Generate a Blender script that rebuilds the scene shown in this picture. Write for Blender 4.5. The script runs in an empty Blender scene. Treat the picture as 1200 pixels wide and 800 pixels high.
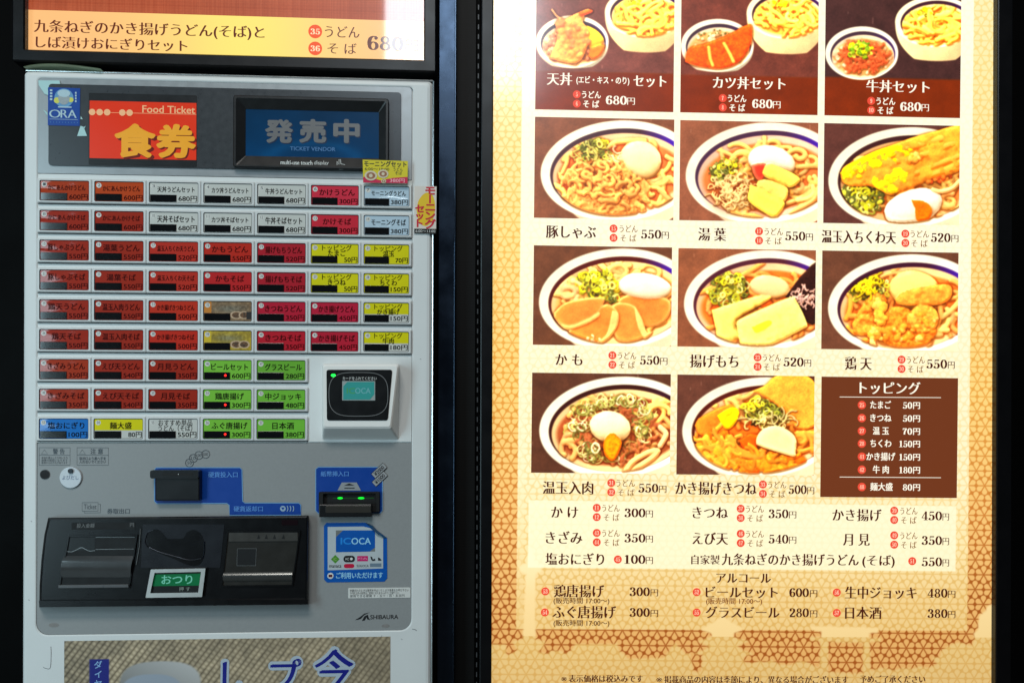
import bpy, math
import numpy as np

sc = bpy.context.scene
COL = sc.collection
# ---------------------------------------------------------------- camera
F, CX, CY, RHO, CAMZ = 1040.0, 600.0, 468.0, .003, 1.35       # focal length and principal point in photo pixels
cam = bpy.data.cameras.new('camera'); camo = bpy.data.objects.new('camera', cam); COL.objects.link(camo); sc.camera = camo
cam.sensor_width = 36; cam.lens = 36*F/1200; cam.shift_y = (CY-400)/1200; cam.clip_start = .05; cam.clip_end = 100
from mathutils import Matrix, Vector
camo.matrix_world = Matrix(((math.cos(RHO), -math.sin(RHO), 0, 0), (0, 0, -1, 0), (math.sin(RHO), math.cos(RHO), 0, CAMZ), (0, 0, 0, 1)))
sc.view_settings.view_transform = 'Standard'; sc.view_settings.look = 'None'; sc.view_settings.exposure = 0; sc.view_settings.gamma = 1
sc.cycles.use_denoising = True
sc.cycles.max_bounces = 6
WIN_LOC, WIN_TGT, WIN_SX, WIN_SY, WIN_P = (0, -2.5, 3.2), (0, 1.3, 1.9), .8, 1.4, 30
# ---------------------------------------------------------------- light: daylight from a high window behind, soft daylight from the left
wd = bpy.data.worlds.new('World'); sc.world = wd; wd.use_nodes = True
wd.node_tree.nodes['Background'].inputs[0].default_value = (.55, .72, .9, 1); wd.node_tree.nodes['Background'].inputs[1].default_value = .05
def area(name, loc, target, sx, sy, power, col):
    L = bpy.data.lights.new(name, 'AREA'); L.shape = 'RECTANGLE'; L.size = sx; L.size_y = sy; L.energy = power; L.color = col
    o = bpy.data.objects.new(name, L); COL.objects.link(o); o.location = loc
    o.rotation_euler = (Vector(target)-Vector(loc)).to_track_quat('-Z', 'Y').to_euler(); return o
area('window_light', (.03, -2.2, 3.42), (.03, 1.3, 2.4), .56, .66, 25, (.80, .92, 1.0))       # the bright window mirrored in sign, pillar and menu
area('left_daylight', (-1.80, -.7, 1.45), (-.4, 1.3, 1.2), .7, 1.7, 28, (.62, .89, 1.0))
area('high_key_light', (-.3, -2.4, 5.2), (-.2, 1.3, 1.2), 2.0, 1.0, 116, (1.0, .95, .88))  # unseen key light, added high up so the fronts do not mirror it
# ---------------------------------------------------------------- the planes things lie on
ROOT = {}
class Panel:
    """a flat front: photo pixel -> metres on the plane (u right, v up), h metres out of it towards the viewer"""
    def __init__(s, px, py, dist, yaw, roll=0.0):
        d = s.ray(px, py); s.O = np.array((0, 0, CAMZ))+d*dist
        c, n = math.cos(yaw), math.sin(yaw); ex = np.array((c, n, 0)); ez = np.array((0, 0, 1.)); s.n = np.array((n, -c, 0))
        cr, sr = math.cos(roll), math.sin(roll); s.ex = cr*ex-sr*ez; s.ez = sr*ex+cr*ez
        s.M = Matrix([[s.ex[i], -s.n[i], s.ez[i], s.O[i]] for i in range(3)]+[[0, 0, 0, 1]])
    def ray(s, px, py):
        x, z = (px-CX)/F, -(py-CY)/F; c, n = math.cos(RHO), math.sin(RHO)
        return np.array((x*c-z*n, 1.0, x*n+z*c))
    def uv(s, px, py, h=0.0):
        d = s.ray(px, py); C = np.array((0, 0, CAMZ)); t = ((s.O+h*s.n-C)@s.n)/(d@s.n); P = C+t*d-s.O
        return float(P@s.ex), float(P@s.ez)
    def rect(s, x0, y0, x1, y1, h=0.0):
        xm, ym = (x0+x1)/2, (y0+y1)/2
        return s.uv(x0, ym, h)[0], s.uv(xm, y1, h)[1], s.uv(x1, ym, h)[0], s.uv(xm, y0, h)[1]
    def pts(s, P, h=0.0): return [s.uv(x, y, h) for x, y in P]
    def scale(s, x, y): return s.uv(x+1, y)[0]-s.uv(x, y)[0]
    def world(s, u, v, h): return s.O+u*s.ex+v*s.ez+h*s.n
MA = Panel(265, 400, 1.30, .0634)                # ticket machine front
SG = Panel(265, 40, 1.315, .0634)                # light box sign above it
WL = Panel(872, 400, 1.345, .0300)               # wall line / menu frame
PR = Panel(872, 400, 1.335, .0300, .0080)        # the menu print, hung a touch crooked in its frame
# ---------------------------------------------------------------- materials
def lin(c): return tuple(((x/255)/12.92 if x/255 <= .04045 else ((x/255+.055)/1.055)**2.4) for x in c)
MATS = {}
def mat(name, rgb, rough=.5, metal=0.0, emis=0.0, coat=0.0, var=.06, scale=60, bump=0.0, bscale=400, spec=.35, rvar=.1, ecol=None, wavy=0.0):
    if name in MATS: return MATS[name]
    m = bpy.data.materials.new(name); m.use_nodes = True; nt = m.node_tree; b = nt.nodes['Principled BSDF']
    L = nt.links.new; c0 = lin(rgb); c = tuple(x*.35 for x in c0) if emis else c0
    tc = nt.nodes.new('ShaderNodeTexCoord'); nz = nt.nodes.new('ShaderNodeTexNoise'); nz.inputs['Scale'].default_value = scale; nz.inputs['Detail'].default_value = 4
    L(tc.outputs['Object'], nz.inputs['Vector'])
    mx = nt.nodes.new('ShaderNodeMix'); mx.data_type = 'RGBA'
    mx.inputs[6].default_value = tuple(max(0, x*(1-var)) for x in c)+(1,); mx.inputs[7].default_value = tuple(min(1, x*(1+var)) for x in c)+(1,)
    L(nz.outputs[0], mx.inputs[0]); L(mx.outputs[2], b.inputs['Base Color'])
    mr = nt.nodes.new('ShaderNodeMapRange'); mr.inputs[1].default_value = .3; mr.inputs[2].default_value = .7; mr.inputs[3].default_value = max(0, rough-rvar*rough); mr.inputs[4].default_value = min(1, rough+rvar*rough)
    L(nz.outputs[0], mr.inputs[0]); L(mr.outputs[0], b.inputs['Roughness'])
    b.inputs['Metallic'].default_value = metal; b.inputs['Specular IOR Level'].default_value = spec
    b.inputs['Coat Weight'].default_value = coat; b.inputs['Coat Roughness'].default_value = .06
    if emis: b.inputs['Emission Color'].default_value = (lin(ecol) if ecol else c0)+(1,); b.inputs['Emission Strength'].default_value = emis
    if bump:
        n2 = nt.nodes.new('ShaderNodeTexNoise'); n2.inputs['Scale'].default_value = bscale; n2.inputs['Detail'].default_value = 3; L(tc.outputs['Object'], n2.inputs['Vector'])
        bp = nt.nodes.new('ShaderNodeBump'); bp.inputs['Strength'].default_value = bump; bp.inputs['Distance'].default_value = .001; L(n2.outputs[0], bp.inputs['Height']); L(bp.outputs[0], b.inputs['Normal'])
    if wavy:                                                     # a clear cover that is not quite flat
        n3 = nt.nodes.new('ShaderNodeTexNoise'); n3.inputs['Scale'].default_value = 1; n3.inputs['Detail'].default_value = 1; mp = nt.nodes.new('ShaderNodeMapping'); mp.inputs['Scale'].default_value = (16, 16, 70); L(tc.outputs['Object'], mp.inputs['Vector']); L(mp.outputs[0], n3.inputs['Vector'])
        b3 = nt.nodes.new('ShaderNodeBump'); b3.inputs['Strength'].default_value = 1; b3.inputs['Distance'].default_value = wavy; L(n3.outputs[0], b3.inputs['Height']); L(b3.outputs[0], b.inputs['Coat Normal'])
    MATS[name] = m; return m
def print_mat(name, emis, rough=.35, coat=1.0, crough=.05, spec=.4):
    m = bpy.data.materials.new(name); m.use_nodes = True; nt = m.node_tree; b = nt.nodes['Principled BSDF']
    a = nt.nodes.new('ShaderNodeAttribute'); a.attribute_name = 'Col'; 
    if emis:
        dk = nt.nodes.new('ShaderNodeMix'); dk.data_type = 'RGBA'; dk.blend_type = 'MULTIPLY'; dk.inputs[0].default_value = 1; dk.inputs[7].default_value = (.35, .35, .35, 1)   # backlit film reflects little
        nt.links.new(a.outputs['Color'], dk.inputs[6]); nt.links.new(dk.outputs[2], b.inputs['Base Color'])
    else: nt.links.new(a.outputs['Color'], b.inputs['Base Color'])
    if emis: nt.links.new(a.outputs['Color'], b.inputs['Emission Color']); b.inputs['Emission Strength'].default_value = emis
    b.inputs['Roughness'].default_value = rough; b.inputs['Coat Weight'].default_value = coat; b.inputs['Coat Roughness'].default_value = crough; b.inputs['Specular IOR Level'].default_value = spec
    return m
def glass(name, ior=1.45, tint=(1, 1, 1), rough=.02):
    m = bpy.data.materials.new(name); m.use_nodes = True; nt = m.node_tree; nt.nodes.clear(); N = nt.nodes.new; L = nt.links.new
    o = N('ShaderNodeOutputMaterial'); mx = N('ShaderNodeMixShader'); t = N('ShaderNodeBsdfTransparent'); g = N('ShaderNodeBsdfGlossy'); f = N('ShaderNodeFresnel')
    t.inputs[0].default_value = tint+(1,); g.inputs['Roughness'].default_value = rough; f.inputs[0].default_value = ior
    L(f.outputs[0], mx.inputs[0]); L(t.outputs[0], mx.inputs[1]); L(g.outputs[0], mx.inputs[2]); L(mx.outputs[0], o.inputs[0]); return m
# ---------------------------------------------------------------- mesh building
ORIG = {}
class MB:
    def __init__(s): s.v = []; s.f = []; s.m = []; s.mats = []; s.cur = 0
    def use(s, m):
        if m not in s.mats: s.mats.append(m)
        s.cur = s.mats.index(m); return s
    def face(s, idx): s.f.append(tuple(idx)); s.m.append(s.cur)
    def add(s, P): k = len(s.v); s.v.extend(P); return k
    def poly(s, uv, h): k = s.add([(u, -h, v) for u, v in uv]); s.face(range(k, k+len(uv)))
    def loft(s, loops, cap0=True, cap1=True):
        n = len(loops[0]); ks = [s.add(l) for l in loops]
        for a, b in zip(ks, ks[1:]):
            for i in range(n): j = (i+1) % n; s.face((a+i, a+j, b+j, b+i))
        if cap0: s.face([ks[0]+i for i in range(n)][::-1])
        if cap1: s.face([ks[-1]+i for i in range(n)])
    def plate(s, r4, r, h0, h1, bev=0.0, n=5):
        u0, v0, u1, v1 = r4
        L = [rr(u0, v0, u1, v1, r, h0, n)]
        less = lambda q, k: tuple(max(x-k, 1e-5) for x in q) if isinstance(q, tuple) else max(q-k, 1e-5)
        if bev:
            L.append(rr(u0, v0, u1, v1, r, h1-bev, n)); k = bev*.3; L.append(rr(u0+k, v0+k, u1-k, v1-k, less(r, k), h1-bev*.3, n)); L.append(rr(u0+bev, v0+bev, u1-bev, v1-bev, less(r, bev), h1, n))
        else: L.append(rr(u0, v0, u1, v1, r, h1, n))
        s.loft(L); return s
    def frame(s, o4, i4, ro, ri, h0, h1, hi=None, n=5, bev=0.0):
        hi = h0 if hi is None else hi
        L = [rr(*o4, ro, h0, n), rr(*o4, ro, h1-bev, n)]
        if bev: L.append(rr(o4[0]+bev, o4[1]+bev, o4[2]-bev, o4[3]-bev, max(ro-bev, 1e-5), h1, n))
        if bev: L.append(rr(i4[0]-bev, i4[1]-bev, i4[2]+bev, i4[3]+bev, ri+bev, h1, n))
        L += [rr(*i4, ri, h1-bev, n), rr(*i4, ri, hi, n), ]
        s.loft(L, False, False); return s
    def prism(s, uv, h0, h1):
        s.loft([[(u, -h0, v) for u, v in uv], [(u, -h1, v) for u, v in uv]]); return s
    def disc(s, u, v, r, h, n=20, h0=None, ry=None):
        ry = ry or r; c = [(u+r*math.cos(6.28319*i/n), v+ry*math.sin(6.28319*i/n)) for i in range(n)]
        if h0 is None: s.poly(c, h)
        else: s.prism(c, h0, h)
        return s
    def stroke(s, uv, w, h, closed=False):
        P = [np.array(p, float) for p in uv]; n = len(P); L = []; R = []
        for i in range(n):
            a = P[i-1] if (i > 0 or closed) else P[i]; b = P[(i+1) % n] if (i < n-1 or closed) else P[i]
            d = b-a; d = d/(np.linalg.norm(d)+1e-12); q = np.array((-d[1], d[0]))*w/2; L.append(P[i]+q); R.append(P[i]-q)
        k = s.add([(p[0], -h, p[1]) for p in L]+[(p[0], -h, p[1]) for p in R])
        for i in range(n if closed else n-1): j = (i+1) % n; s.face((k+n+i, k+n+j, k+j, k+i))
        return s
    def tube(s, P, r, n=8):
        P = [np.array(p, float) for p in P]; loops = []
        for i, p in enumerate(P):
            d = P[min(i+1, len(P)-1)]-P[max(i-1, 0)]; d = d/(np.linalg.norm(d)+1e-12); a = np.cross(d, (0, 1, 0.01)); a = a/np.linalg.norm(a); b = np.cross(d, a)
            loops.append([tuple(p+r*(math.cos(6.28319*k/n)*a+math.sin(6.28319*k/n)*b)) for k in range(n)])
        s.loft(loops); return s
    def build(s, name, parent=None, origin=None, smooth=False, **tags):
        if not s.v: return None
        V = np.array(s.v, np.float64)
        if origin is None:
            lo, hi = V.min(0), V.max(0); origin = ((lo[0]+hi[0])/2, hi[1], (lo[2]+hi[2])/2)
        me = bpy.data.meshes.new(name); me.from_pydata([tuple(p) for p in V-np.array(origin)], [], s.f)
        for m in s.mats: me.materials.append(m)
        me.polygons.foreach_set('material_index', s.m)
        if smooth: me.polygons.foreach_set('use_smooth', [True]*len(s.f))
        me.update(); return link(me, name, parent, origin, **tags)
def link(me, name, parent, origin, **tags):
    o = bpy.data.objects.new(name, me); COL.objects.link(o)
    if parent is not None:
        o.parent = parent; po = ORIG.get(parent.name, (0, 0, 0)); o.location = tuple(a-b for a, b in zip(origin, po))
    else: o.location = origin
    ORIG[o.name] = tuple(origin)
    for k, v in tags.items(): o[k] = v
    return o
def root(name, panel, label, category, at=(0, 0, 0), **kw):
    """an Empty that carries the plane's axes; its children are laid out in the plane's own metres"""
    o = bpy.data.objects.new(name, None); COL.objects.link(o); o.empty_display_size = .05
    o.matrix_world = panel.M @ Matrix.Translation(at); o['kind'] = 'thing'; ORIG[o.name] = tuple(at); o['label'] = label; o['category'] = category
    for k, v in kw.items(): o[k] = v
    return o
def rr(u0, v0, u1, v1, r, h, n=5):
    R = r if isinstance(r, tuple) else (r, r, r, r); out = []
    for (cx, cy, q, a0) in ((u0+R[0], v0+R[0], R[0], 180), (u1-R[1], v0+R[1], R[1], 270), (u1-R[2], v1-R[2], R[2], 0), (u0+R[3], v1-R[3], R[3], 90)):
        for i in range(n):
            a = math.radians(a0+90*i/(n-1)); out.append((cx+q*math.cos(a), -h, cy+q*math.sin(a)))
    return out
def grid_print(name, panel, r4, img, h, m, parent, **tags):
    """a printed sheet: one vertex per printed dot, colour held in the mesh"""
    H, W = img.shape[:2]; u = np.linspace(r4[0], r4[2], W); v = np.linspace(r4[3], r4[1], H)
    U, V = np.meshgrid(u, v); o = ((r4[0]+r4[2])/2, -h, (r4[1]+r4[3])/2)
    co = np.stack([U-o[0], np.zeros_like(U), V-o[2]], -1).reshape(-1, 3).astype(np.float32)
    I = np.arange(H*W).reshape(H, W); q = np.stack([I[1:, :-1], I[1:, 1:], I[:-1, 1:], I[:-1, :-1]], -1).reshape(-1)
    me = bpy.data.meshes.new(name); nf = len(q)//4
    me.vertices.add(H*W); me.vertices.foreach_set('co', co.reshape(-1)); me.loops.add(len(q)); me.loops.foreach_set('vertex_index', q.astype(np.int32))
    me.polygons.add(nf); me.polygons.foreach_set('loop_start', np.arange(0, nf*4, 4, dtype=np.int32)); me.polygons.foreach_set('loop_total', np.full(nf, 4, np.int32))
    x = np.clip(img/255., 0, 1); x = np.where(x <= .04045, x/12.92, ((x+.055)/1.055)**2.4)
    a = me.color_attributes.new('Col', 'FLOAT_COLOR', 'POINT'); a.data.foreach_set('color', np.concatenate([x.reshape(-1, 3), np.ones((H*W, 1))], 1).astype(np.float32).reshape(-1))
    me.materials.append(m); me.update(); me.validate(); return link(me, name, parent, o, **tags)
# ---------------------------------------------------------------- lettering
GL = {}
def glyphs(s, off=0.0):
    if (s, off) in GL: return GL[s, off]
    c = bpy.data.curves.new('t', 'FONT'); c.body = s; c.resolution_u = 3; c.offset = off
    o = bpy.data.objects.new('t', c); COL.objects.link(o); bpy.context.view_layer.update()
    me = bpy.data.meshes.new_from_object(o.evaluated_get(bpy.context.evaluated_depsgraph_get()))
    V = np.array([tuple(p.co) for p in me.vertices]).reshape(-1, 3)[:, :2]; Fs = [tuple(p.vertices) for p in me.polygons]
    par = list(range(len(V)))
    def find(i):
        while par[i] != i: par[i] = par[par[i]]; i = par[i]
        return i
    for f in Fs:
        for i in f[1:]: par[find(i)] = find(f[0])
    ids = {}; isl = np.array([ids.setdefault(find(i), len(ids)) for i in range(len(V))], float)
    bpy.data.objects.remove(o); bpy.data.curves.remove(c); bpy.data.meshes.remove(me)
    GL[s, off] = (V, Fs, isl); return GL[s, off]
DG = {}
def vstroke(pts, closed=False, thick=.20, thin=.065, taper=0):
    P_ = np.array(pts, float); n = len(P_); L = []; R = []
    for i in range(n):
        a = P_[i-1] if (i or closed) else P_[i]; b = P_[(i+1) % n] if (i < n-1 or closed) else P_[i]; d = b-a; d /= np.linalg.norm(d)+1e-9
        w = thin+(thick-thin)*abs(d[1])**1.6; q = np.array((-d[1], d[0]))*w/2; L.append(P_[i]+q); R.append(P_[i]-q)
    V = L+R; return V, [(n+i, n+(i+1) % n, (i+1) % n, i) for i in range(n if closed else n-1)]
def ell_pts(cx, cy, rx, ry, n=22): return [(cx+rx*math.cos(6.28319*i/n), cy+ry*math.sin(6.28319*i/n)) for i in range(n)]
def polyf(P_): return [np.array(p, float) for p in P_], [tuple(range(len(P_)))]
def ball(x, y, r=.085): return polyf(ell_pts(x, y, r, r, 10))
def bar(x0, y0, x1, y1): return polyf([(x0, y0), (x1, y0), (x1, y1), (x0, y1)])
def digit(ch):
    if ch in DG: return DG[ch]
    S = lambda p: vstroke(spline(p, 5))
    g = {'0': lambda: [vstroke(ell_pts(.31, .5, .215, .465), True, .19, .06)], '1': lambda: [bar(.22, .03, .42, .99), bar(.08, 0, .56, .055), polyf([(.08, .80), (.22, .84), (.22, .98)])],
     '2': lambda: [S([(.1, .74), (.16, .92), (.31, .965), (.46, .86), (.45, .62), (.28, .36), (.08, .09)]), polyf([(.06, 0), (.54, 0), (.58, .25), (.53, .25), (.49, .14), (.08, .14)]), ball(.14, .74)],
     '3': lambda: [S([(.11, .78), (.18, .93), (.31, .965), (.44, .85), (.42, .64), (.24, .53)]), S([(.24, .525), (.44, .46), (.49, .26), (.40, .07), (.24, .035), (.12, .1), (.1, .22)]), ball(.14, .78), ball(.13, .22)],
     '4': lambda: [vstroke([(.40, .98), (.05, .27)], False, .07, .06), bar(.03, .23, .60, .30), bar(.33, .03, .50, .99), bar(.22, 0, .6, .055)],
     '5': lambda: [bar(.12, .86, .52, .985), bar(.115, .5, .165, .9), S([(.13, .50), (.26, .585), (.42, .53), (.49, .31), (.41, .08), (.25, .035), (.12, .1), (.1, .2)]), ball(.13, .2)],
     '6': lambda: [vstroke(ell_pts(.33, .30, .19, .27), True, .18, .06), S([(.5, .82), (.44, .94), (.33, .965), (.2, .86), (.13, .62), (.13, .34)]), ball(.47, .82)],
     '7': lambda: [polyf([(.06, .70), (.11, .70), (.14, .85), (.56, .85), (.56, .98), (.06, .98)]), S([(.53, .88), (.36, .6), (.28, .3), (.27, .02)])],
     '8': lambda: [vstroke(ell_pts(.31, .745, .165, .22), True, .15, .06), vstroke(ell_pts(.31, .265, .2, .235), True, .17, .06)]}
    if ch == '9': V, Fs, I = digit('6'); r = (np.array([.62, 1.0])-V, Fs, I)
    else:
        V = []; Fs = []; I = []
        for k, (v, f) in enumerate(g[ch]()): b = len(V); V += list(v); Fs += [tuple(b+i for i in q) for q in f]; I += [k]*len(v)
        r = (np.array(V), Fs, np.array(I, float))
    DG[ch] = r; return r
def serif(s):
    V = []; Fs = []; I = []
    for k, ch in enumerate(s):
        v, f, i = digit(ch); b = sum(len(x) for x in V); V.append(v+np.array((.64*k, 0))); Fs += [tuple(b+j for j in q) for q in f]; I.append(i)
    return np.vstack(V), Fs, np.concatenate(I)
BOX = None
def cjkbox():
    global BOX
    if BOX is None: V = glyphs('国')[0]; BOX = ((V[:, 1].min()+V[:, 1].max())/2, (V[:, 1].max()-V[:, 1].min())/.92)
    return BOX
MINCHO = dict(off=-.014, sh=[(-.042, 0), (-.025, 0), (-.008, 0), (.008, 0), (.025, 0), (.042, 0)])
MINCHO_L = dict(off=-.010, sh=[(-.02, 0), (0, 0), (.02, 0)])
REG = dict(off=0, sh=[(0, 0)])
BOLD = dict(off=0, sh=[(-.02, -.012), (.02, -.012), (-.02, .012), (.02, .012)])
SEMI = dict(off=0, sh=[(-.013, 0), (.013, 0)])
HEAVY = dict(off=0, sh=[(.055*math.cos(k*.7854), .042*math.sin(k*.7854)) for k in range(8)]+[(0, 0)])
DIGIT = dict(off=0, sh=[(0, 0)], serif=True)
def text(mb, panel, s, x0, x1, yc, hpx, h, style=REG, m=None, cap=None, slant=0.0, rot=0.0):
    """lettering whose ink runs from photo x0 to x1, centred on yc, with em (or cap) height hpx"""
    if m is not None: mb.use(m)
    V, Fs, isl = serif(s) if (style.get('serif') and s.isdigit()) else glyphs(s, style['off'])
    if len(V) == 0: return
    if cap is None: cap = all(ord(ch) < 0x2000 for ch in s)
    c, em = cjkbox(); xm = (x0+x1)/2; ua, vc = panel.uv(xm, yc, h); px = panel.scale(xm, yc)
    xmin, xmax = V[:, 0].min(), V[:, 0].max(); sx = (x1-x0)*px/max(xmax-xmin, 1e-6)
    if cap: c = (V[:, 1].min()+V[:, 1].max())/2; sy = hpx*px/(V[:, 1].max()-V[:, 1].min())
    else: sy = hpx*px/em
    hs = sy*em if not cap else hpx*px
    X = (V[:, 0]-(xmin+xmax)/2)*sx; Y = (V[:, 1]-c)*sy; X = X+slant*Y
    if rot: X, Y = X*math.cos(rot)-Y*math.sin(rot), X*math.sin(rot)+Y*math.cos(rot)
    for k, (dx, dy) in enumerate(style['sh']):
        hh = h+k*1.2e-5+(isl % 9)*1.3e-6
        b = mb.add(list(zip(X+ua+dx*hs, -hh, Y+vc+dy*hs)))
        for f in Fs: mb.face([b+i for i in f])
def vtext(mb, panel, s, xc, y0, y1, hpx, h, style=REG, m=None, wide=1.0):
    n = len(s); st = (y1-y0)/n
    for i, ch in enumerate(s):
        yc = y0+st*(i+.5)
        if ch == 'ー': text(mb, panel, ch, xc-hpx*.42, xc+hpx*.42, yc, hpx, h, style, m, rot=math.pi/2); continue
        V = glyphs(ch, style['off'])[0]; w = (V[:, 0].max()-V[:, 0].min())/cjkbox()[1]*hpx*wide
        text(mb, panel, ch, xc-w/2, xc+w/2, yc, hpx, h, style, m)
# ---------------------------------------------------------------- printed dish pictures (numpy painter)
def vnoise(rng, h, w, cell):
    gh, gw = int(h/cell)+3, int(w/cell)+3
    g = rng.random((gh, gw)).astype(np.float32)
    y = np.arange(h, dtype=np.float32)/cell; x = np.arange(w, dtype=np.float32)/cell
    yi = y.astype(int); xi = x.astype(int); fy = (y-yi)[:, None]; fx = (x-xi)[None, :]
    fy = fy*fy*(3-2*fy); fx = fx*fx*(3-2*fx)
    a = g[yi][:, xi]; b = g[yi][:, xi+1]; c = g[yi+1][:, xi]; d = g[yi+1][:, xi+1]
    return (a*(1-fx)+b*fx)*(1-fy)+(c*(1-fx)+d*fx)*fy

def fbm(rng, h, w, cell, octs=3):
    s = np.zeros((h, w), np.float32); amp = 1; tot = 0
    for o in range(octs):
        s += amp*vnoise(rng, h, w, max(cell/2**o, 1.01)); tot += amp; amp *= .55
    return s/tot-.5

def blur(a, r):
    r = int(r)
    if r < 1: return a
    for ax in (0, 1):
        for _ in range(2):
            p = np.concatenate([np.repeat(a.take([0], ax), r+1, ax), a, np.repeat(a.take([-1], ax), r, ax)], ax)
            c = np.cumsum(p, ax, dtype=np.float64)
            n = a.shape[ax]
            a = ((c.take(range(2*r+1, 2*r+1+n), ax)-c.take(range(0, n), ax))/(2*r+1)).astype(np.float32)
    return a

def spline(pts, n=8):
    pts = np.array(pts, float); P = np.vstack([2*pts[0]-pts[1], pts, 2*pts[-1]-pts[-2]]); out = []
    for i in range(1, len(P)-2):
        for t in np.linspace(0, 1, n, endpoint=False):
            out.append(.5*((2*P[i])+(-P[i-1]+P[i+1])*t+(2*P[i-1]-5*P[i]+4*P[i+1]-P[i+2])*t*t+(-P[i-1]+3*P[i]-3*P[i+1]+P[i+2])*t**3))
    out.append(P[-2]); return np.array(out)

class Pic:
    """paints one printed dish picture; coordinates are picture units (6.155 per photo pixel)"""
    def __init__(s, x0, y0, x1, y1, step, seed, bg):
        s.rng = np.random.default_rng(seed); s.step = step
        s.w = int((x1-x0)/step)+1; s.h = int((y1-y0)/step)+1
        s.xs = np.linspace(x0, x1, s.w, dtype=np.float32); s.ys = np.linspace(y0, y1, s.h, dtype=np.float32)
        s.X, s.Y = np.meshgrid(s.xs, s.ys)
        n = fbm(s.rng, s.h, s.w, 40/step*2, 3)[..., None]; bg = np.array(bg, float); bg = bg+.34*(bg.mean()-bg)+4
        st = vnoise(s.rng, s.h, s.w, 3)[..., None]-.5
        s.A = np.array(bg, np.float32)[None, None]*(1+.22*n+.10*st)
        for k in range(9):                               # pale grain flecks of the table
            x, y = s.rng.uniform(x0, x1), s.rng.uniform(y0, y1)
            m = (abs(s.X-x) < 3)*(abs(s.Y-y) < s.rng.uniform(8, 25)); s.A[m] += 28
        s.H = np.zeros((s.h, s.w), np.float32); s.G = np.ones((s.h, s.w), np.float32)*0   # height, shaded?
        s.clip = None
    def box(s, x0, y0, x1, y1):
        i0, i1 = np.searchsorted(s.xs, [x0, x1]); j0, j1 = np.searchsorted(s.ys, [y0, y1])
        return slice(j0, j1), slice(i0, i1)
    def ell(s, cx, cy, a, b, rot=0, sl=None):
        X, Y = (s.X, s.Y) if sl is None else (s.X[sl], s.Y[sl])
        c, n = math.cos(math.radians(rot)), math.sin(math.radians(rot))
        u = (X-cx)*c+(Y-cy)*n; v = -(X-cx)*n+(Y-cy)*c
        return np.sqrt((u/a)**2+(v/b)**2), u, v
    def flat(s, m, col, h=None):
        m = np.clip(m, 0, 1)[..., None]; s.A = s.A*(1-m)+np.array(col, np.float32)*m
        if h is not None: s.H = np.where(m[..., 0] > .5, h, s.H)
    def soft(s, r, k): return np.clip((1-r)*k+.5, 0, 1)
    def bowl(s, cx=640, cy=405, a=570, b=362, rot=-5, soup=(238, 142, 76), wall=(252, 218, 180), band=(84, 58, 66), band2=(90, 48, 180), soupk=1.0, body=True, purple=1.0):
        if body:
            r, u, v = s.ell(cx+60, cy+105, a*.84, b*.92, rot); sh = np.clip((s.X-cx)/a*.10+.93, .75, 1.04)[..., None]
            m = s.soft(r, 60)[..., None]; s.A = s.A*(1-m)+np.array((250, 232, 205))*sh*m
        r, u, v = s.ell(cx, cy, a, b, rot)
        ring = np.clip(1.0+.04*(u/a)+.03*(v/b), .95, 1.05)[..., None]
        m = s.soft(r, 90)[..., None]; s.A = s.A*(1-m)+np.array((255, 252, 238))*ring*m
        r1, u1, v1 = s.ell(cx+8, cy+8, a*.895, b*.862, rot)
        k = (np.clip((s.X-cx)/a*2.2-.55, 0, 1)*(s.Y < cy+40))[..., None]*purple
        bc = np.array(band)*(1-k)+np.array(band2)*k
        m = s.soft(r1, 70)[..., None]; s.A = s.A*(1-m)+bc*m
        r2, u2, v2 = s.ell(cx+9, cy+25, a*.860, b*.814, rot)
        wl = np.clip(1.02-.13*(-u2/a)+.04*(v2/b), .80, 1.06)[..., None]
        m = s.soft(r2, 70)[..., None]; s.A = s.A*(1-m)+np.array(wall)*wl*m
        r3, u3, v3 = s.ell(cx+10, cy+30, a*.80*soupk, b*.68*soupk, rot)
        n = fbm(s.rng, s.h, s.w, 60/s.step)[..., None]
        m = s.soft(r3, 14)[..., None]; s.A = s.A*(1-m)+np.array(soup)*(1+.2*n)*m
        s.inner = r2; s.soupr = r3
        s.clip = s.inner < 1.0
        s.S = (cx+10, cy+30, a*.80*soupk, b*.68*soupk)
    def put(s, sl, hgt, col, mask, tex=0, clip=True):
        m = mask & (hgt > s.H[sl])
        if clip and s.clip is not None: m = m & s.clip[sl]
        c = np.array(col, np.float32)
        if c.ndim == 1: c = np.broadcast_to(c, m.shape+(3,))
        if tex: c = c*(1+tex*(vnoise(s.rng, m.shape[0], m.shape[1], 2.2)[..., None]-.5)*2)
        s.A[sl] = np.where(m[..., None], c, s.A[sl]); s.H[sl] = np.where(m, hgt, s.H[sl]); s.G[sl] = np.where(m, 1, s.G[sl])
    def tube(s, pts, r, col, z=0, clip=True, flat=1.0, zs=None):
        pts = np.asarray(pts, float); lo = pts.min(0)-r-2; hi = pts.max(0)+r+2
        sl = s.box(lo[0], lo[1], hi[0], hi[1]); X, Y = s.X[sl], s.Y[sl]
        if X.size == 0: return
        d = np.full(X.shape, 1e9, np.float32); zz = np.zeros(X.shape, np.float32)
        for i in range(len(pts)-1):
            p, q = pts[i], pts[i+1]; e = q-p; L = e@e+1e-6
            t = np.clip(((X-p[0])*e[0]+(Y-p[1])*e[1])/L, 0, 1)
            dd = (X-p[0]-t*e[0])**2+(Y-p[1]-t*e[1])**2
            if zs is not None: zz = np.where(dd < d, zs[i]+(zs[i+1]-zs[i])*t, zz)
            d = np.minimum(d, dd)
        m = d < r*r; h = z+zz+np.sqrt(np.maximum(r*r-d, 0))*flat
        s.put(sl, h, col, m, 0, clip)
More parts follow.
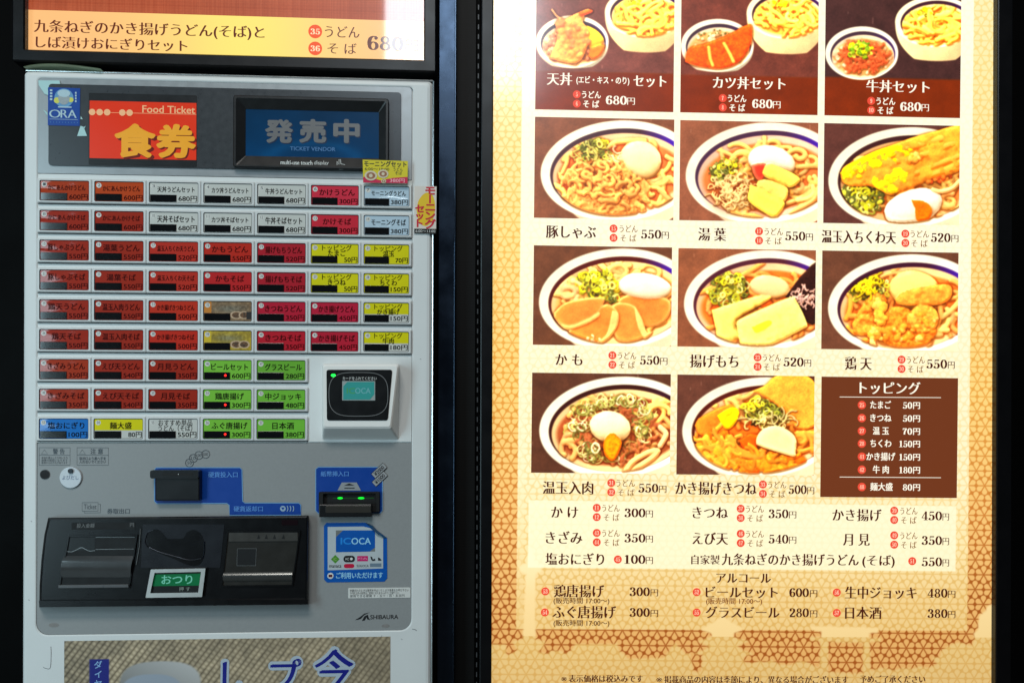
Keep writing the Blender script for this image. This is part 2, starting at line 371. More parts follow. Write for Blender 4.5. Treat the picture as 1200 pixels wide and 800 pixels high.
    def noodles(s, n, r=17, col=(255, 216, 146), z=2, cen=None, rad=None, length=(180, 420), curl=.010, var=10):
        cx, cy, a, b = s.S
        if cen: cx, cy = cen
        if rad: a, b = rad
        for k in range(n):
            t = s.rng.uniform(0, 2*math.pi); q = math.sqrt(s.rng.uniform(0, 1))*.95
            x, y = cx+a*q*math.cos(t), cy+b*q*math.sin(t)
            th = t+math.pi/2+s.rng.normal(0, .5); cu = s.rng.normal(.004, curl); L = s.rng.uniform(*length); pts = []
            for i in range(int(L/14)):
                pts.append((x, y)); x += 14*math.cos(th); y += 14*.75*math.sin(th); th += cu*14; cu += s.rng.normal(0, .0025)
            if len(pts) < 3: continue
            zs = np.cumsum(s.rng.normal(0, 1.3, len(pts)))
            c = np.array(col)*(1+s.rng.normal(-.02, .055))
            s.tube(pts, r*s.rng.uniform(.85, 1.12), c+s.rng.normal(0, var*.3, 3), z+s.rng.uniform(0, 14), zs=zs)
    def rings(s, n, cen, rad, rr=(12, 26), tr=4.5, cols=((206, 204, 60), (150, 150, 60), (226, 224, 150), (120, 122, 58)), z=26, dark=True, flatten=.75):
        cx, cy = cen; a, b = rad
        if dark:
            sl = s.box(cx-a, cy-b, cx+a, cy+b); r, u, v = s.ell(cx, cy, a, b, 0, sl)
            wob = fbm(s.rng, *r.shape, 18/s.step)*.8
            s.put(sl, z*np.sqrt(np.clip(1-r*r, 0, 1))+4, (112, 108, 56), r+wob < .95, .25, True)
        for k in range(n):
            t = s.rng.uniform(0, 6.28); q = math.sqrt(s.rng.uniform(0, 1)); x, y = cx+a*q*math.cos(t), cy+b*q*math.sin(t)
            R = s.rng.uniform(*rr); e = s.rng.uniform(.45, 1)*flatten+.15; ro = s.rng.uniform(0, 3.14)
            ph = np.linspace(0, 6.28*s.rng.choice([1, 1, 1, .6]), 16)
            px = R*np.cos(ph); py = R*e*np.sin(ph)
            pts = np.stack([x+px*math.cos(ro)-py*math.sin(ro), y+px*math.sin(ro)+py*math.cos(ro)], 1)
            s.tube(pts, tr*s.rng.uniform(.8, 1.25), np.array(cols[s.rng.integers(len(cols))])*s.rng.uniform(.9, 1.1), z*(1-.6*q*q)+s.rng.uniform(0, 22))
    def threads(s, n, cen, rad, r=4, col=(240, 214, 160), z=30, L=(40, 110), curl=.05, dome=20):
        cx, cy = cen; a, b = rad
        for k in range(n):
            t = s.rng.uniform(0, 6.28); q = math.sqrt(s.rng.uniform(0, 1)); x, y = cx+a*q*math.cos(t), cy+b*q*math.sin(t)
            th = s.rng.uniform(0, 6.28); cu = s.rng.normal(0, curl); pts = []
            for i in range(int(s.rng.uniform(*L)/8)):
                pts.append((x, y)); x += 8*math.cos(th); y += 8*math.sin(th); th += cu*8; cu += s.rng.normal(0, .012)
            if len(pts) > 2: s.tube(pts, r*s.rng.uniform(.8, 1.2), np.array(col)*s.rng.uniform(.82, 1.08), z+dome*(1-q*q)+s.rng.uniform(0, 12))
    def egg(s, cx, cy, a, b, rot=0, col=(255, 244, 206), z=22, hh=60, clip=True, wob=.03):
        R = max(a, b)*1.1; sl = s.box(cx-R, cy-R, cx+R, cy+R); r, u, v = s.ell(cx, cy, a, b, rot, sl)
        r = r+fbm(s.rng, *r.shape, 60/s.step)*wob*2
        s.put(sl, z+hh*np.sqrt(np.clip(1-np.clip(r, 0, 2)**2.6, 0, 1)), col, r < 1, .012, clip)
    def patch(s, pts, col, z=20, t=18, edge=22, noise=6, tex=.05, cell=40, edgecol=None, clip=True, tilt=(0, 0), cvar=.10, sm=True):
        pts = spline(list(pts)+[pts[0]], 6)[:-1] if sm else np.array(pts, float)
        lo, hi = pts.min(0)-3, pts.max(0)+3; sl = s.box(lo[0], lo[1], hi[0], hi[1]); X, Y = s.X[sl], s.Y[sl]
        if X.size == 0: return
        inside = np.zeros(X.shape, bool); d = np.full(X.shape, 1e9, np.float32)
        for i in range(len(pts)):
            p, q = pts[i], pts[(i+1) % len(pts)]
            cond = ((p[1] > Y) != (q[1] > Y)) & (X < (q[0]-p[0])*(Y-p[1])/(q[1]-p[1]+1e-9)+p[0]); inside ^= cond
            e = q-p; L = e@e+1e-6; tt = np.clip(((X-p[0])*e[0]+(Y-p[1])*e[1])/L, 0, 1)
            d = np.minimum(d, (X-p[0]-tt*e[0])**2+(Y-p[1]-tt*e[1])**2)
        d = np.sqrt(d); n1 = fbm(s.rng, *X.shape, cell/s.step, 4)
        d2 = d+n1*edge*.35
        k = np.clip(d2/edge, 0, 1); prof = np.sqrt(1-(1-k)**2)
        h = z+t*prof+noise*n1*2+tilt[0]*(X-pts[:, 0].mean())+tilt[1]*(Y-pts[:, 1].mean())
        c = np.array(col, np.float32)*(1+cvar*2*fbm(s.rng, *X.shape, cell*.7/s.step, 3)[..., None])
        if edgecol is not None:
            kk = np.clip(1-d2/(edge*1.1), 0, 1)[..., None]; c = c*(1-kk)+np.array(edgecol)*kk
        s.put(sl, h, c, inside, tex, clip)
    def clump(s, pts_region, n, rr, cols, z=20, dome=20, tex=.08, amp=.4, clip=True):
        cx, cy, a, b, rot = pts_region
        for k in range(n):
            t = s.rng.uniform(0, 6.28); q = math.sqrt(s.rng.uniform(0, 1)); c, sn = math.cos(math.radians(rot)), math.sin(math.radians(rot))
            u, v = a*q*math.cos(t), b*q*math.sin(t); x, y = cx+u*c-v*sn, cy+u*sn+v*c; R = s.rng.uniform(*rr)
            sl = s.box(x-R*1.3, y-R*1.3, x+R*1.3, y+R*1.3); r, _, _ = s.ell(x, y, R, R*s.rng.uniform(.6, 1), s.rng.uniform(0, 180), sl)
            if r.size == 0: continue
            r = r+fbm(s.rng, *r.shape, max(R*.7/s.step, 2))*amp
            col = np.array(cols[s.rng.integers(len(cols))])*s.rng.uniform(.93, 1.06)
            s.put(sl, z+dome*(1-q*q)+R*.7*np.sqrt(np.clip(1-r*r, 0, 1))+s.rng.uniform(-6, 6), col, r < 1, tex, clip)
    def ruffle(s, x, y, L, w, ang, col, z, edgecol=(255, 214, 150)):
        """a crumpled strip of thin meat"""
        c, sn = math.cos(ang), math.sin(ang); n = 9; a = s.rng.uniform(.3, .55)*w; f = s.rng.uniform(.9, 1.7); ph = s.rng.uniform(0, 6)
        top = []; bot = []
        for i in range(n):
            t = (i/(n-1)-.5)*L; o = a*math.sin(f*i+ph)*.5; ww = w*(.35+.65*math.sin(math.pi*(i+.6)/(n+.2)))*s.rng.uniform(.75, 1.2)
            top.append((x+t*c-(o-ww/2)*sn, y+t*sn+(o-ww/2)*c)); bot.append((x+t*c-(o+ww/2)*sn, y+t*sn+(o+ww/2)*c))
        s.patch(top+bot[::-1], col, z=z, t=16, edge=14, noise=16, tex=.04, cell=26, edgecol=edgecol, cvar=.12)
    def done(s, warm=(1.02, .99, .93), gain=1.06, contrast=.52, ao=.008, soft=1):
        gy, gx = np.gradient(blur(s.H, 2), s.step); gy = np.clip(gy, -1.1, 1.1); gx = np.clip(gx, -1.1, 1.1); k = .8
        nx, ny, nz = -gx*k, -gy*k, 1/np.sqrt(gx*gx*k*k+gy*gy*k*k+1)
        nx *= nz; ny *= nz; l = np.array((-.25, -.62, .74)); l = l/np.linalg.norm(l)
        nd = np.clip(nx*l[0]+ny*l[1]+nz*l[2], 0, 1)
        sh = 1+contrast*(nd-.74)
        occ = np.clip((blur(s.H, 26/s.step)-s.H)*ao, -.12, .45)+np.clip((blur(s.H, 8/s.step)-s.H)*ao*1.3, -.06, .3)
        f = np.clip(sh-occ, .60, 1.10)
        deep = np.clip((blur(s.H, 60/s.step)-s.H)*.006, 0, .22)*(s.G > 0); f = f-deep
        f = np.where((s.G > 0) | (blur(s.G, 3) > .02), f, 1)
        dark = np.clip(1-f, 0, 1)[..., None]
        o = s.A*f[..., None]
        o = o*(1-dark*np.array((-.35, .22, .75)))                          # warm darks
        sp = np.clip(nd-.93, 0, 1)*10*(s.G > 0)*(.5+vnoise(s.rng, s.h, s.w, 5)); o += sp[..., None]*np.array((52, 50, 40))
        for c in range(3): o[..., c] = blur(o[..., c], soft) if soft else o[..., c]
        o = o*(1+.10*fbm(s.rng, s.h, s.w, 90/s.step)[..., None]+.05*(vnoise(s.rng, s.h, s.w, 1.6)[..., None]-.5)); k_ = .22; q = o.copy(); q[1:] += k_*o[:-1]; q[:-1] += k_*o[1:]; q[:, 1:] += k_*o[:, :-1]; q[:, :-1] += k_*o[:, 1:]; n_ = np.ones((s.h, s.w, 1)); n_[1:] += k_; n_[:-1] += k_; n_[:, 1:] += k_; n_[:, :-1] += k_; o = q/n_
        g = o.mean(-1, keepdims=True); o = g+(o-g)*1.26; o = (o/255).clip(0, 1.2); o = (o**1.22)*1.07*255
        return np.clip(o*np.array(warm)*gain, 0, 255)

GREENY = ((214, 208, 66), (176, 172, 60), (232, 228, 150), (118, 116, 52), (222, 218, 100))
GREEND = ((196, 196, 92), (150, 152, 74), (226, 222, 158), (110, 112, 60))
FRY = ((244, 176, 84), (250, 194, 104), (236, 156, 70), (252, 206, 128))
def dish(kind, x0, y0, x1, y1, step):
    """one of the dishes; returns sRGB 0-255 rows from the top"""
    if kind == 'pork':
        p = Pic(x0, y0, x1, y1, step, 3, (146, 84, 54)); p.bowl(soup=(238, 150, 96)); p.noodles(36)
        p.noodles(6, z=10, cen=(890, 590), rad=(110, 90)); p.noodles(4, r=20, z=8, cen=(320, 690), rad=(120, 40))
        p.rings(60, (455, 275), (125, 95), cols=GREEND, rr=(9, 22), tr=5)
        p.threads(26, (430, 290), (140, 100), r=5, col=(214, 206, 130), z=34, L=(40, 90), curl=.02); p.rings(14, (490, 225), (70, 40), cols=GREENY, z=60, dark=False)
        p.threads(16, (620, 330), (60, 60), r=5, col=(248, 226, 190), z=32, curl=.03)
        p.egg(790, 325, 152, 138, 20, (255, 240, 196), z=18, hh=70)
        for k in range(46):
            t = p.rng.uniform(0, 6.28); q = math.sqrt(p.rng.uniform(0, 1)); x, y = 535+290*q*math.cos(t), 550+190*q*math.sin(t)
            p.ruffle(x, y, p.rng.uniform(130, 240), p.rng.uniform(60, 110), p.rng.uniform(0, 3.14), np.array((248, 190, 122))*p.rng.uniform(.93, 1.04), 26+50*(1-q*q)+p.rng.uniform(-10, 10))
        for k in range(60):                              # curled ribbons of meat on top
            t = p.rng.uniform(0, 6.28); q = math.sqrt(p.rng.uniform(0, 1)); x, y = 540+250*q*math.cos(t), 540+165*q*math.sin(t)
            th = p.rng.uniform(0, 6.28); cu = p.rng.choice([-1, 1])*p.rng.uniform(.012, .034); pts = []
            for i in range(int(p.rng.uniform(7, 15))): pts.append((x, y)); x += 10*math.cos(th); y += 8*math.sin(th); th += cu*10; cu *= 1.05
            zs = 14*np.sin(np.linspace(0, p.rng.uniform(2, 6), len(pts)))
            p.tube(pts, p.rng.uniform(9, 17), np.array((252, 198, 128))*p.rng.uniform(.86, 1.04), 58+46*(1-q*q)+p.rng.uniform(-14, 14), zs=zs)
        return p.done(contrast=.62, ao=.012)
    if kind == 'yuba':
        p = Pic(x0, y0, x1, y1, step, 5, (168, 96, 64)); p.bowl(cy=420, soup=(226, 146, 92), band=(84, 56, 80), wall=(246, 212, 190)); p.noodles(40, z=0)
        p.noodles(9, r=19, z=12, cen=(880, 420), rad=(90, 170)); p.noodles(5, r=20, z=10, cen=(560, 740), rad=(160, 30))
        p.flat(np.clip(1.2-p.ell(380, 560, 170, 170)[0], 0, 1)*(p.G < 1)*.8, (176, 112, 66))
        p.egg(690, 345, 175, 122, 12, (255, 250, 232), z=16, hh=66)
        p.rings(34, (345, 420), (110, 80), cols=GREEND, rr=(9, 18), tr=4.5); p.rings(34, (385, 370), (75, 60), cols=GREENY, z=50, dark=False, rr=(9, 20))
        p.threads(190, (420, 565), (150, 125), r=4.5, col=(240, 214, 164), z=24, L=(40, 100), dome=46)
        p.patch([(545, 365), (600, 350), (650, 360), (645, 440), (600, 475), (560, 430)], (232, 84, 66), z=80, t=16, edgecol=(250, 150, 120))
        p.patch([(640, 370), (700, 360), (890, 450), (840, 520), (760, 500), (630, 440)], (255, 226, 128), z=92, t=26, edge=40, noise=3, cvar=.04)
        p.patch([(590, 480), (660, 470), (800, 520), (790, 620), (700, 600), (590, 525)], (255, 228, 140), z=84, t=26, edge=40, noise=3, cvar=.04)
        p.patch([(530, 540), (560, 515), (780, 620), (730, 735), (690, 735), (530, 630)], (255, 232, 126), z=94, t=30, edge=46, noise=3, cvar=.04)
        return p.done(gain=1.03)
    if kind == 'chikuwa':
        p = Pic(x0, y0, x1, y1, step, 8, (116, 62, 52)); p.bowl(cx=635, cy=430, soup=(228, 152, 90), band=(76, 44, 44), purple=0, wall=(240, 200, 150)); p.noodles(34)
        p.noodles(6, r=19, z=14, cen=(930, 580), rad=(50, 80)); p.clip = None
        p.patch([(150, 405), (200, 345), (420, 240), (640, 150), (820, 95), (1030, 60), (1030, 330), (960, 400), (820, 430), (640, 540), (520, 560), (380, 500), (240, 500), (170, 470)], (252, 186, 88), z=40, t=30, edge=50, noise=16, cell=70, tex=.05, cvar=.16, clip=False)
        p.patch([(150, 405), (210, 345), (420, 235), (600, 190), (690, 230), (560, 330), (330, 400), (210, 470)], (255, 226, 46), z=52, t=18, edge=40, noise=14, clip=False, cvar=.12)
        p.patch([(380, 420), (560, 360), (640, 400), (600, 520), (500, 545), (390, 490)], (255, 228, 60), z=60, t=16, edge=40, noise=14, clip=False, cvar=.12)
        for q in ([(520, 290), (600, 245), (880, 165)], [(620, 445), (740, 395), (1000, 290)], [(560, 330), (700, 300), (980, 190)], [(820, 420), (930, 380), (1010, 330)]):
            p.tube(spline(q), 13, (232, 138, 52), z=58, clip=False); p.tube(spline([(x, y-26) for x, y in q]), 20, (255, 204, 110), z=58, clip=False, flat=.7)
        p.clump((680, 290, 70, 34, -18), 22, (12, 26), FRY, z=62, clip=False); p.clump((260, 400, 100, 50, -20), 24, (12, 26), ((255, 226, 60), (250, 206, 80)), z=56, clip=False)
        p.clump((880, 420, 110, 34, -25), 26, (12, 30), ((240, 150, 76), (232, 128, 70), (250, 180, 100)), z=30, clip=False); p.clip = p.inner < 1
        p.tube(spline([(1010, 450), (960, 500), (880, 525), (820, 515)]), 17, (255, 222, 170), z=70)
        p.rings(80, (300, 590), (165, 105), cols=GREENY+GREEND, rr=(12, 32), tr=7, z=34)
        p.egg(680, 640, 215, 125, -18, (255, 252, 240), z=44, hh=80)
        p.patch([(665, 590), (760, 600), (815, 655), (790, 730), (710, 740), (690, 650)], (240, 132, 32), z=118, t=14, noise=8, cell=20, cvar=.1)
        return p.done(gain=1.02)
    if kind == 'duck':
        p = Pic(x0, y0, x1, y1, step, 11, (130, 74, 44)); p.bowl(soup=(244, 186, 120), band=(92, 36, 30), wall=(255, 228, 176)); p.noodles(34, z=2, col=(254, 218, 150))
        p.noodles(9, r=20, z=10, cen=(330, 340), rad=(120, 110), col=(255, 222, 166)); p.noodles(8, r=18, z=10, cen=(640, 210), rad=(230, 30), col=(255, 226, 160))
        p.rings(96, (500, 305), (150, 105), cols=GREENY, rr=(12, 28), tr=6.5, z=36); p.rings(14, (590, 400), (50, 35), cols=GREEND, rr=(12, 26), tr=5, dark=False, z=40)
        p.egg(830, 315, 196, 98, 6, (255, 250, 232), z=18, hh=60)
        m = dict(t=13, edge=18, noise=3, tex=.05, cell=60, cvar=.07, edgecol=(255, 214, 150))
        p.patch([(640, 420), (700, 380), (860, 375), (1010, 410), (1010, 520), (930, 590), (820, 600), (700, 520)], (238, 160, 92), z=34, **m)
        p.patch([(600, 450), (660, 430), (760, 455), (815, 545), (840, 640), (810, 690), (720, 715), (640, 700), (610, 620)], (242, 166, 96), z=44, tilt=(.05, 0), **m)
        p.patch([(760, 455), (815, 545), (850, 640), (890, 640), (840, 690), (800, 640), (770, 540)], (255, 214, 150), z=54, **m)
        p.patch([(480, 480), (570, 445), (640, 505), (620, 600), (560, 690), (480, 735), (380, 725), (290, 660), (330, 600)], (242, 164, 92), z=50, **m)
        p.patch([(600, 490), (645, 510), (640, 600), (580, 690), (500, 740), (480, 725), (560, 660)], (255, 216, 150), z=64, **m)
        p.patch([(180, 510), (260, 440), (400, 405), (535, 400), (530, 460), (500, 510), (420, 560), (290, 610), (195, 570)], (240, 160, 92), z=58, tilt=(-.03, .03), **m)
        p.patch([(195, 575), (290, 600), (420, 555), (500, 505), (505, 535), (420, 590), (300, 630), (215, 610)], (255, 208, 140), z=66, **m)
        p.clump((460, 690, 70, 24, -10), 10, (6, 12), ((255, 232, 190),), z=58)
        return p.done(gain=1.03)
    if kind == 'mochi':
        p = Pic(x0, y0, x1, y1, step, 14, (164, 92, 56)); p.bowl(cy=418, soup=(236, 140, 70), band=(92, 48, 60), wall=(250, 214, 176)); p.noodles(38, col=(246, 182, 112), z=0)
        p.egg(690, 320, 150, 84, 8, (254, 226, 178), z=14, hh=46)
        p.rings(70, (390, 350), (140, 110), cols=GREEND+GREENY, rr=(14, 34), tr=6.5, z=34); p.rings(40, (390, 285), (110, 60), cols=GREENY, rr=(12, 28), tr=6, z=60, dark=False)
        p.clip = None
        p.patch([(1040, 120), (985, 160), (900, 250), (800, 390), (880, 410), (940, 560), (1000, 590), (1040, 560)], (62, 34, 28), z=30, t=10, edge=10, noise=5, tex=.2, clip=False, sm=False)
        p.threads(60, (930, 400), (90, 70), r=5, col=(236, 200, 190), z=42, L=(20, 60)); p.clip = p.inner < 1
        p.patch([(270, 490), (420, 440), (600, 385), (700, 390), (640, 440), (480, 540), (450, 600), (470, 690), (330, 720), (300, 620)], (255, 238, 150), z=40, t=30, edge=44, noise=3, cvar=.05, tex=.01)
        p.patch([(450, 590), (480, 550), (690, 450), (840, 390), (880, 410), (960, 580), (930, 620), (760, 710), (620, 770), (510, 770), (470, 700)], (255, 240, 160), z=58, t=38, edge=60, noise=3, cvar=.06, tex=.01)
        p.patch([(560, 610), (680, 560), (700, 590), (600, 650)], (255, 240, 90), z=97, t=3, edge=40, noise=2)
        return p.done(gain=1.05)
    if kind == 'chicken':
        p = Pic(x0, y0, x1, y1, step, 17, (124, 72, 48)); p.bowl(cx=645, cy=435, soup=(240, 150, 80), band=(74, 36, 56), wall=(252, 216, 170)); p.noodles(44, col=(248, 192, 124))
        p.noodles(8, r=19, z=12, cen=(920, 560), rad=(80, 130)); p.noodles(8, r=18, z=12, cen=(250, 620), rad=(90, 120), col=(248, 180, 96))
        p.rings(70, (370, 330), (150, 110), cols=GREEND+GREENY, rr=(10, 24), tr=5.5, z=30); p.threads(50, (350, 290), (105, 85), r=6, col=(238, 224, 60), z=60, L=(50, 120), curl=.025)
        p.egg(700, 330, 185, 140, 10, (254, 222, 152), z=22, hh=64)
        p.patch([(560, 400), (640, 330), (880, 285), (960, 300), (960, 380), (880, 430), (700, 440), (580, 430)], (248, 176, 92), z=76, t=26, edge=36, noise=14, cell=34, cvar=.12)
        m = dict(t=34, edge=46, noise=26, cell=34, tex=.06, cvar=.15)
        p.patch([(250, 580), (300, 480), (400, 350), (440, 340), (500, 400), (480, 500), (440, 620), (340, 660), (270, 640)], (246, 174, 88), z=36, **m)
        p.patch([(430, 560), (520, 460), (640, 460), (720, 520), (820, 560), (860, 640), (780, 720), (620, 740), (500, 720), (430, 640)], (246, 168, 80), z=48, **m)
        p.patch([(640, 520), (720, 440), (800, 430), (870, 500), (850, 600), (740, 640), (660, 600)], (250, 186, 100), z=70, **m)
        p.clump((770, 540, 90, 70, 0), 30, (12, 26), FRY, z=92, dome=10, tex=.1); p.clump((600, 640, 200, 60, 0), 26, (12, 28), FRY, z=80, dome=10)
        p.clump((455, 490, 36, 90, -15), 24, (18, 38), ((255, 208, 120), (250, 190, 96)), z=82, dome=20)
        p.clump((420, 640, 50, 60, 0), 24, (12, 28), ((255, 214, 130), (246, 180, 90)), z=66); p.tube(spline([(400, 650), (400, 720), (440, 780)]), 20, (255, 224, 160), z=66)
        return p.done()
    if kind == 'egg_meat':
        p = Pic(x0, y0, x1, y1, step, 21, (108, 60, 38)); p.bowl(cx=655, cy=430, soup=(176, 104, 66), band=(66, 32, 26), purple=.2, wall=(248, 222, 176)); p.noodles(26, col=(238, 190, 132), z=0)
        p.noodles(7, r=19, z=12, cen=(890, 310), rad=(110, 80)); p.noodles(6, r=20, z=12, cen=(270, 600), rad=(60, 120), col=(240, 196, 140))
        for k in range(60):
            t = p.rng.uniform(0, 6.28); q = .45+.5*p.rng.random(); x, y = 640+340*q*math.cos(t), 480+220*q*math.sin(t)
            p.ruffle(x, y, p.rng.uniform(60, 130), p.rng.uniform(26, 46), p.rng.uniform(0, 3.14), np.array((172, 104, 72))*p.rng.uniform(.85, 1.12), 16+p.rng.uniform(0, 20), edgecol=(214, 150, 104))
        pts = np.array([(700, 770), (760, 680), (880, 610), (940, 600), (900, 650), (800, 720), (740, 780)])
        p.tube(spline(pts), 21, (250, 214, 160), z=46); p.tube(spline([(960, 560), (1000, 480), (960, 430)]), 20, (250, 220, 176), z=40)
        C = ((224, 220, 168), (168, 164, 96), (242, 236, 206), (206, 204, 140), (130, 124, 70))
        for cen, rad, n in (((410, 330), (90, 70), 34), ((380, 450), (90, 60), 34), ((460, 600), (80, 70), 40), ((560, 260), (130, 40), 36), ((700, 240), (90, 45), 28), ((830, 350), (80, 110), 54), ((830, 460), (50, 60), 16)):
            p.rings(int(n*.7), cen, rad, cols=C, rr=(18, 44), tr=4.2, z=44, dark=False)
        p.rings(10, (640, 640), (60, 40), cols=C, rr=(20, 44), tr=4.5, z=40, dark=False); p.rings(8, (750, 580), (60, 40), cols=((160, 130, 80),), rr=(24, 46), tr=4, z=34, dark=False)
        p.egg(595, 430, 150, 115, 10, (255, 244, 208), z=44, hh=84)
        p.patch([(620, 465), (680, 540), (650, 640), (610, 675), (560, 630), (550, 550), (580, 490)], (244, 164, 40), z=116, t=16, noise=10, cell=16, cvar=.12, edgecol=(236, 130, 30))
        return p.done()
    if kind == 'kakiage':
        p = Pic(x0, y0, x1, y1, step, 25, (122, 68, 50)); p.bowl(cx=640, cy=435, soup=(238, 140, 60), band=(92, 40, 30), purple=.2, wall=(255, 220, 180)); p.noodles(26, col=(248, 178, 90))
        p.noodles(10, r=18, z=10, cen=(450, 260), rad=(180, 60), col=(250, 206, 140)); p.clip = None
        p.patch([(560, 175), (660, 130), (740, 62), (900, 40), (1000, 80), (1040, 170), (1040, 400), (900, 440), (780, 300), (640, 200)], (252, 190, 96), z=34, t=16, edge=16, noise=4, tex=.09, cell=30, cvar=.09, clip=False); p.clip = p.inner < 1.02
        p.patch([(150, 395), (300, 310), (430, 270), (470, 380), (330, 480), (200, 490)], (246, 160, 72), z=34, t=14, edge=16, noise=5, tex=.07)
        p.patch([(320, 350), (430, 290), (480, 330), (440, 420), (380, 445)], (255, 226, 40), z=54, t=10, edge=30, noise=10)
        p.clump((330, 600, 140, 120, 20), 50, (24, 54), ((250, 180, 76), (244, 150, 56), (255, 200, 92)), z=26, dome=30); p.threads(44, (330, 590), (120, 110), r=13, col=(252, 192, 92), z=48, L=(60, 150), curl=.01)
        p.clump((700, 700, 240, 80, 0), 60, (24, 52), ((250, 168, 64), (240, 132, 48), (255, 190, 80)), z=26, dome=20); p.threads(30, (640, 680), (240, 80), r=12, col=(250, 170, 70), z=44, L=(60, 160), curl=.012)
        for k in range(5):
            p.tube(spline([(420-8*k, 500+14*k), (480, 590+10*k), (600, 620+8*k), (690-10*k, 560+20*k)]), 15, np.array((250, 176, 86))*(1-.02*k), z=46+4*k)
        p.patch([(480, 530), (560, 480), (640, 510), (600, 590), (520, 590)], (242, 120, 40), z=52, t=8)
        p.noodles(10, r=16, z=24, cen=(930, 490), rad=(60, 80), col=(250, 184, 100))
        p.rings(60, (680, 340), (170, 90), cols=GREEND, rr=(14, 34), tr=5.5, z=44); p.rings(30, (590, 275), (100, 50), cols=GREENY, rr=(14, 30), tr=6, z=66, dark=False); p.threads(20, (700, 390), (140, 50), r=5, col=(240, 226, 170), z=74, L=(60, 140), curl=.015)
        p.patch([(605, 555), (610, 500), (660, 440), (760, 420), (860, 470), (895, 530), (890, 600), (880, 640), (760, 610), (650, 575)], (255, 238, 190), z=92, t=20, edge=14, noise=1, cvar=.01, tex=.01)
        return p.done(gain=1.03)
    # ---- the three sets: a small rice bowl in front, a noodle bowl behind
    bgs = {'tempura_set': (128, 86, 84), 'cutlet_set': (126, 78, 70), 'beef_set': (86, 60, 62)}
    p = Pic(x0, y0, x1, y1, step, {'tempura_set': 31, 'cutlet_set': 33, 'beef_set': 37}[kind], bgs[kind])
    k = np.clip((p.Y-(480 if kind == 'beef_set' else 496))/14, 0, 1)[..., None]; p.A = p.A*(1-k)+np.array((112, 68, 36))*k*(1+.05*fbm(p.rng, p.h, p.w, 30)[..., None])
    bx, by = {'tempura_set': (790, 60), 'cutlet_set': (760, 40), 'beef_set': (790, 70)}[kind]
    def small(cx, cy, a, b, depth, foot):
        t = np.clip((p.Y-cy)/(depth+b*.32), 0, 1.5); hw = a*.995*(1-.55*t**2.6)
        yb = cy+depth+b*.32-np.clip((p.X-cx)/a, -1, 1)**2*b*.25
        m = (np.clip((hw-abs(p.X-cx))/4+.5, 0, 1)*(p.Y > cy)*np.clip((yb-p.Y)/4, 0, 1))[..., None]
        sh = np.clip(.96-.10*(p.X-cx)/a-.10*(p.Y-cy)/depth, .7, 1.04)[..., None]; p.A = p.A*(1-m)+np.array((252, 240, 216))*sh*m
        p.bowl(cx, cy, a, b, -3, soup=(236, 196, 140), wall=(250, 232, 206), band=(80, 60, 72), body=False, purple=.3, soupk=1.02)
    small(bx, by, 290, 185, {'tempura_set': 235, 'cutlet_set': 240, 'beef_set': 228}[kind], 0); p.G[:] = 0; p.H[:] = 0
    p.noodles(46, r=12, col=(242, 212, 150), z=2, length=(120, 300)); p.noodles(26, r=15, col=(246, 220, 158), z=18, cen=(bx+20, by+30), rad=(180, 90), length=(100, 260))
    p.rings(20, (bx-60, by-60), (60, 30), cols=GREENY, rr=(6, 14), tr=5, z=24, dark=False)
    s1 = p.done(soft=0); p.A = s1.astype(np.float32); p.H[:] = 0; p.G[:] = 0
    if kind == 'tempura_set':
        small(268, 285, 262, 188, 135, 0); p.G[:] = 0; p.clump((268, 320, 200, 110, 0), 90, (14, 30), ((240, 214, 176), (226, 170, 140)), z=2, dome=12)
        p.egg(420, 240, 80, 90, 0, (255, 214, 90), z=24, hh=30); p.clip = None
        p.patch([(170, 180), (210, 130), (320, 70), (390, 50), (340, 130), (390, 220), (360, 370), (290, 440), (150, 420), (110, 400), (150, 300)], (248, 190, 120), z=46, t=26, edge=40, noise=14, cell=40, cvar=.12, clip=False)
        p.clump((270, 260, 120, 150, -15), 50, (14, 34), ((250, 200, 130), (244, 180, 110), (240, 160, 110)), z=56, dome=10, clip=False)
        p.patch([(310, 75), (390, 52), (410, 70), (330, 100)], (240, 120, 50), z=80, t=10, clip=False); p.tube(spline([(120, 60), (150, 100), (180, 120)]), 6, (246, 190, 140), z=60, clip=False)
        p.clip = p.inner < 1; p.patch([(400, 330), (490, 300), (500, 350), (430, 410), (390, 390)], (224, 140, 60), z=50, t=14)
    elif kind == 'cutlet_set':
        small(262, 285, 262, 190, 134, 0); p.G[:] = 0; p.clump((262, 320, 210, 120, 0), 110, (10, 22), ((248, 232, 204), (236, 214, 180)), z=2, dome=10); p.clip = None
        p.patch([(30, 410), (60, 310), (180, 270), (330, 210), (480, 130), (510, 160), (500, 280), (420, 400), (300, 450), (140, 440)], (230, 112, 40), z=40, t=24, edge=34, noise=10, cell=30, tex=.14, cvar=.2, clip=False)
        for q in ([(200, 300), (212, 380), (230, 430)], [(310, 270), (350, 340), (380, 400)]): p.tube(spline(q), 12, (252, 206, 120), z=62, clip=False)
        p.rings(14, (250, 200), (120, 30), cols=((120, 120, 70),), rr=(3, 6), tr=3, z=10, dark=False)
    else:
        small(262, 310, 262, 192, 104, 0); p.G[:] = 0; p.clump((262, 340, 215, 125, 0), 110, (10, 22), ((244, 222, 196), (230, 200, 170)), z=2, dome=10)
        for k in range(46):
            t = p.rng.uniform(0, 6.28); q = math.sqrt(p.rng.random()); p.ruffle(275+170*q*math.cos(t), 330+100*q*math.sin(t), p.rng.uniform(60, 120), p.rng.uniform(24, 46), p.rng.uniform(0, 3.14), np.array((186, 92, 56))*p.rng.uniform(.8, 1.15), 24+26*(1-q), edgecol=(226, 140, 96))
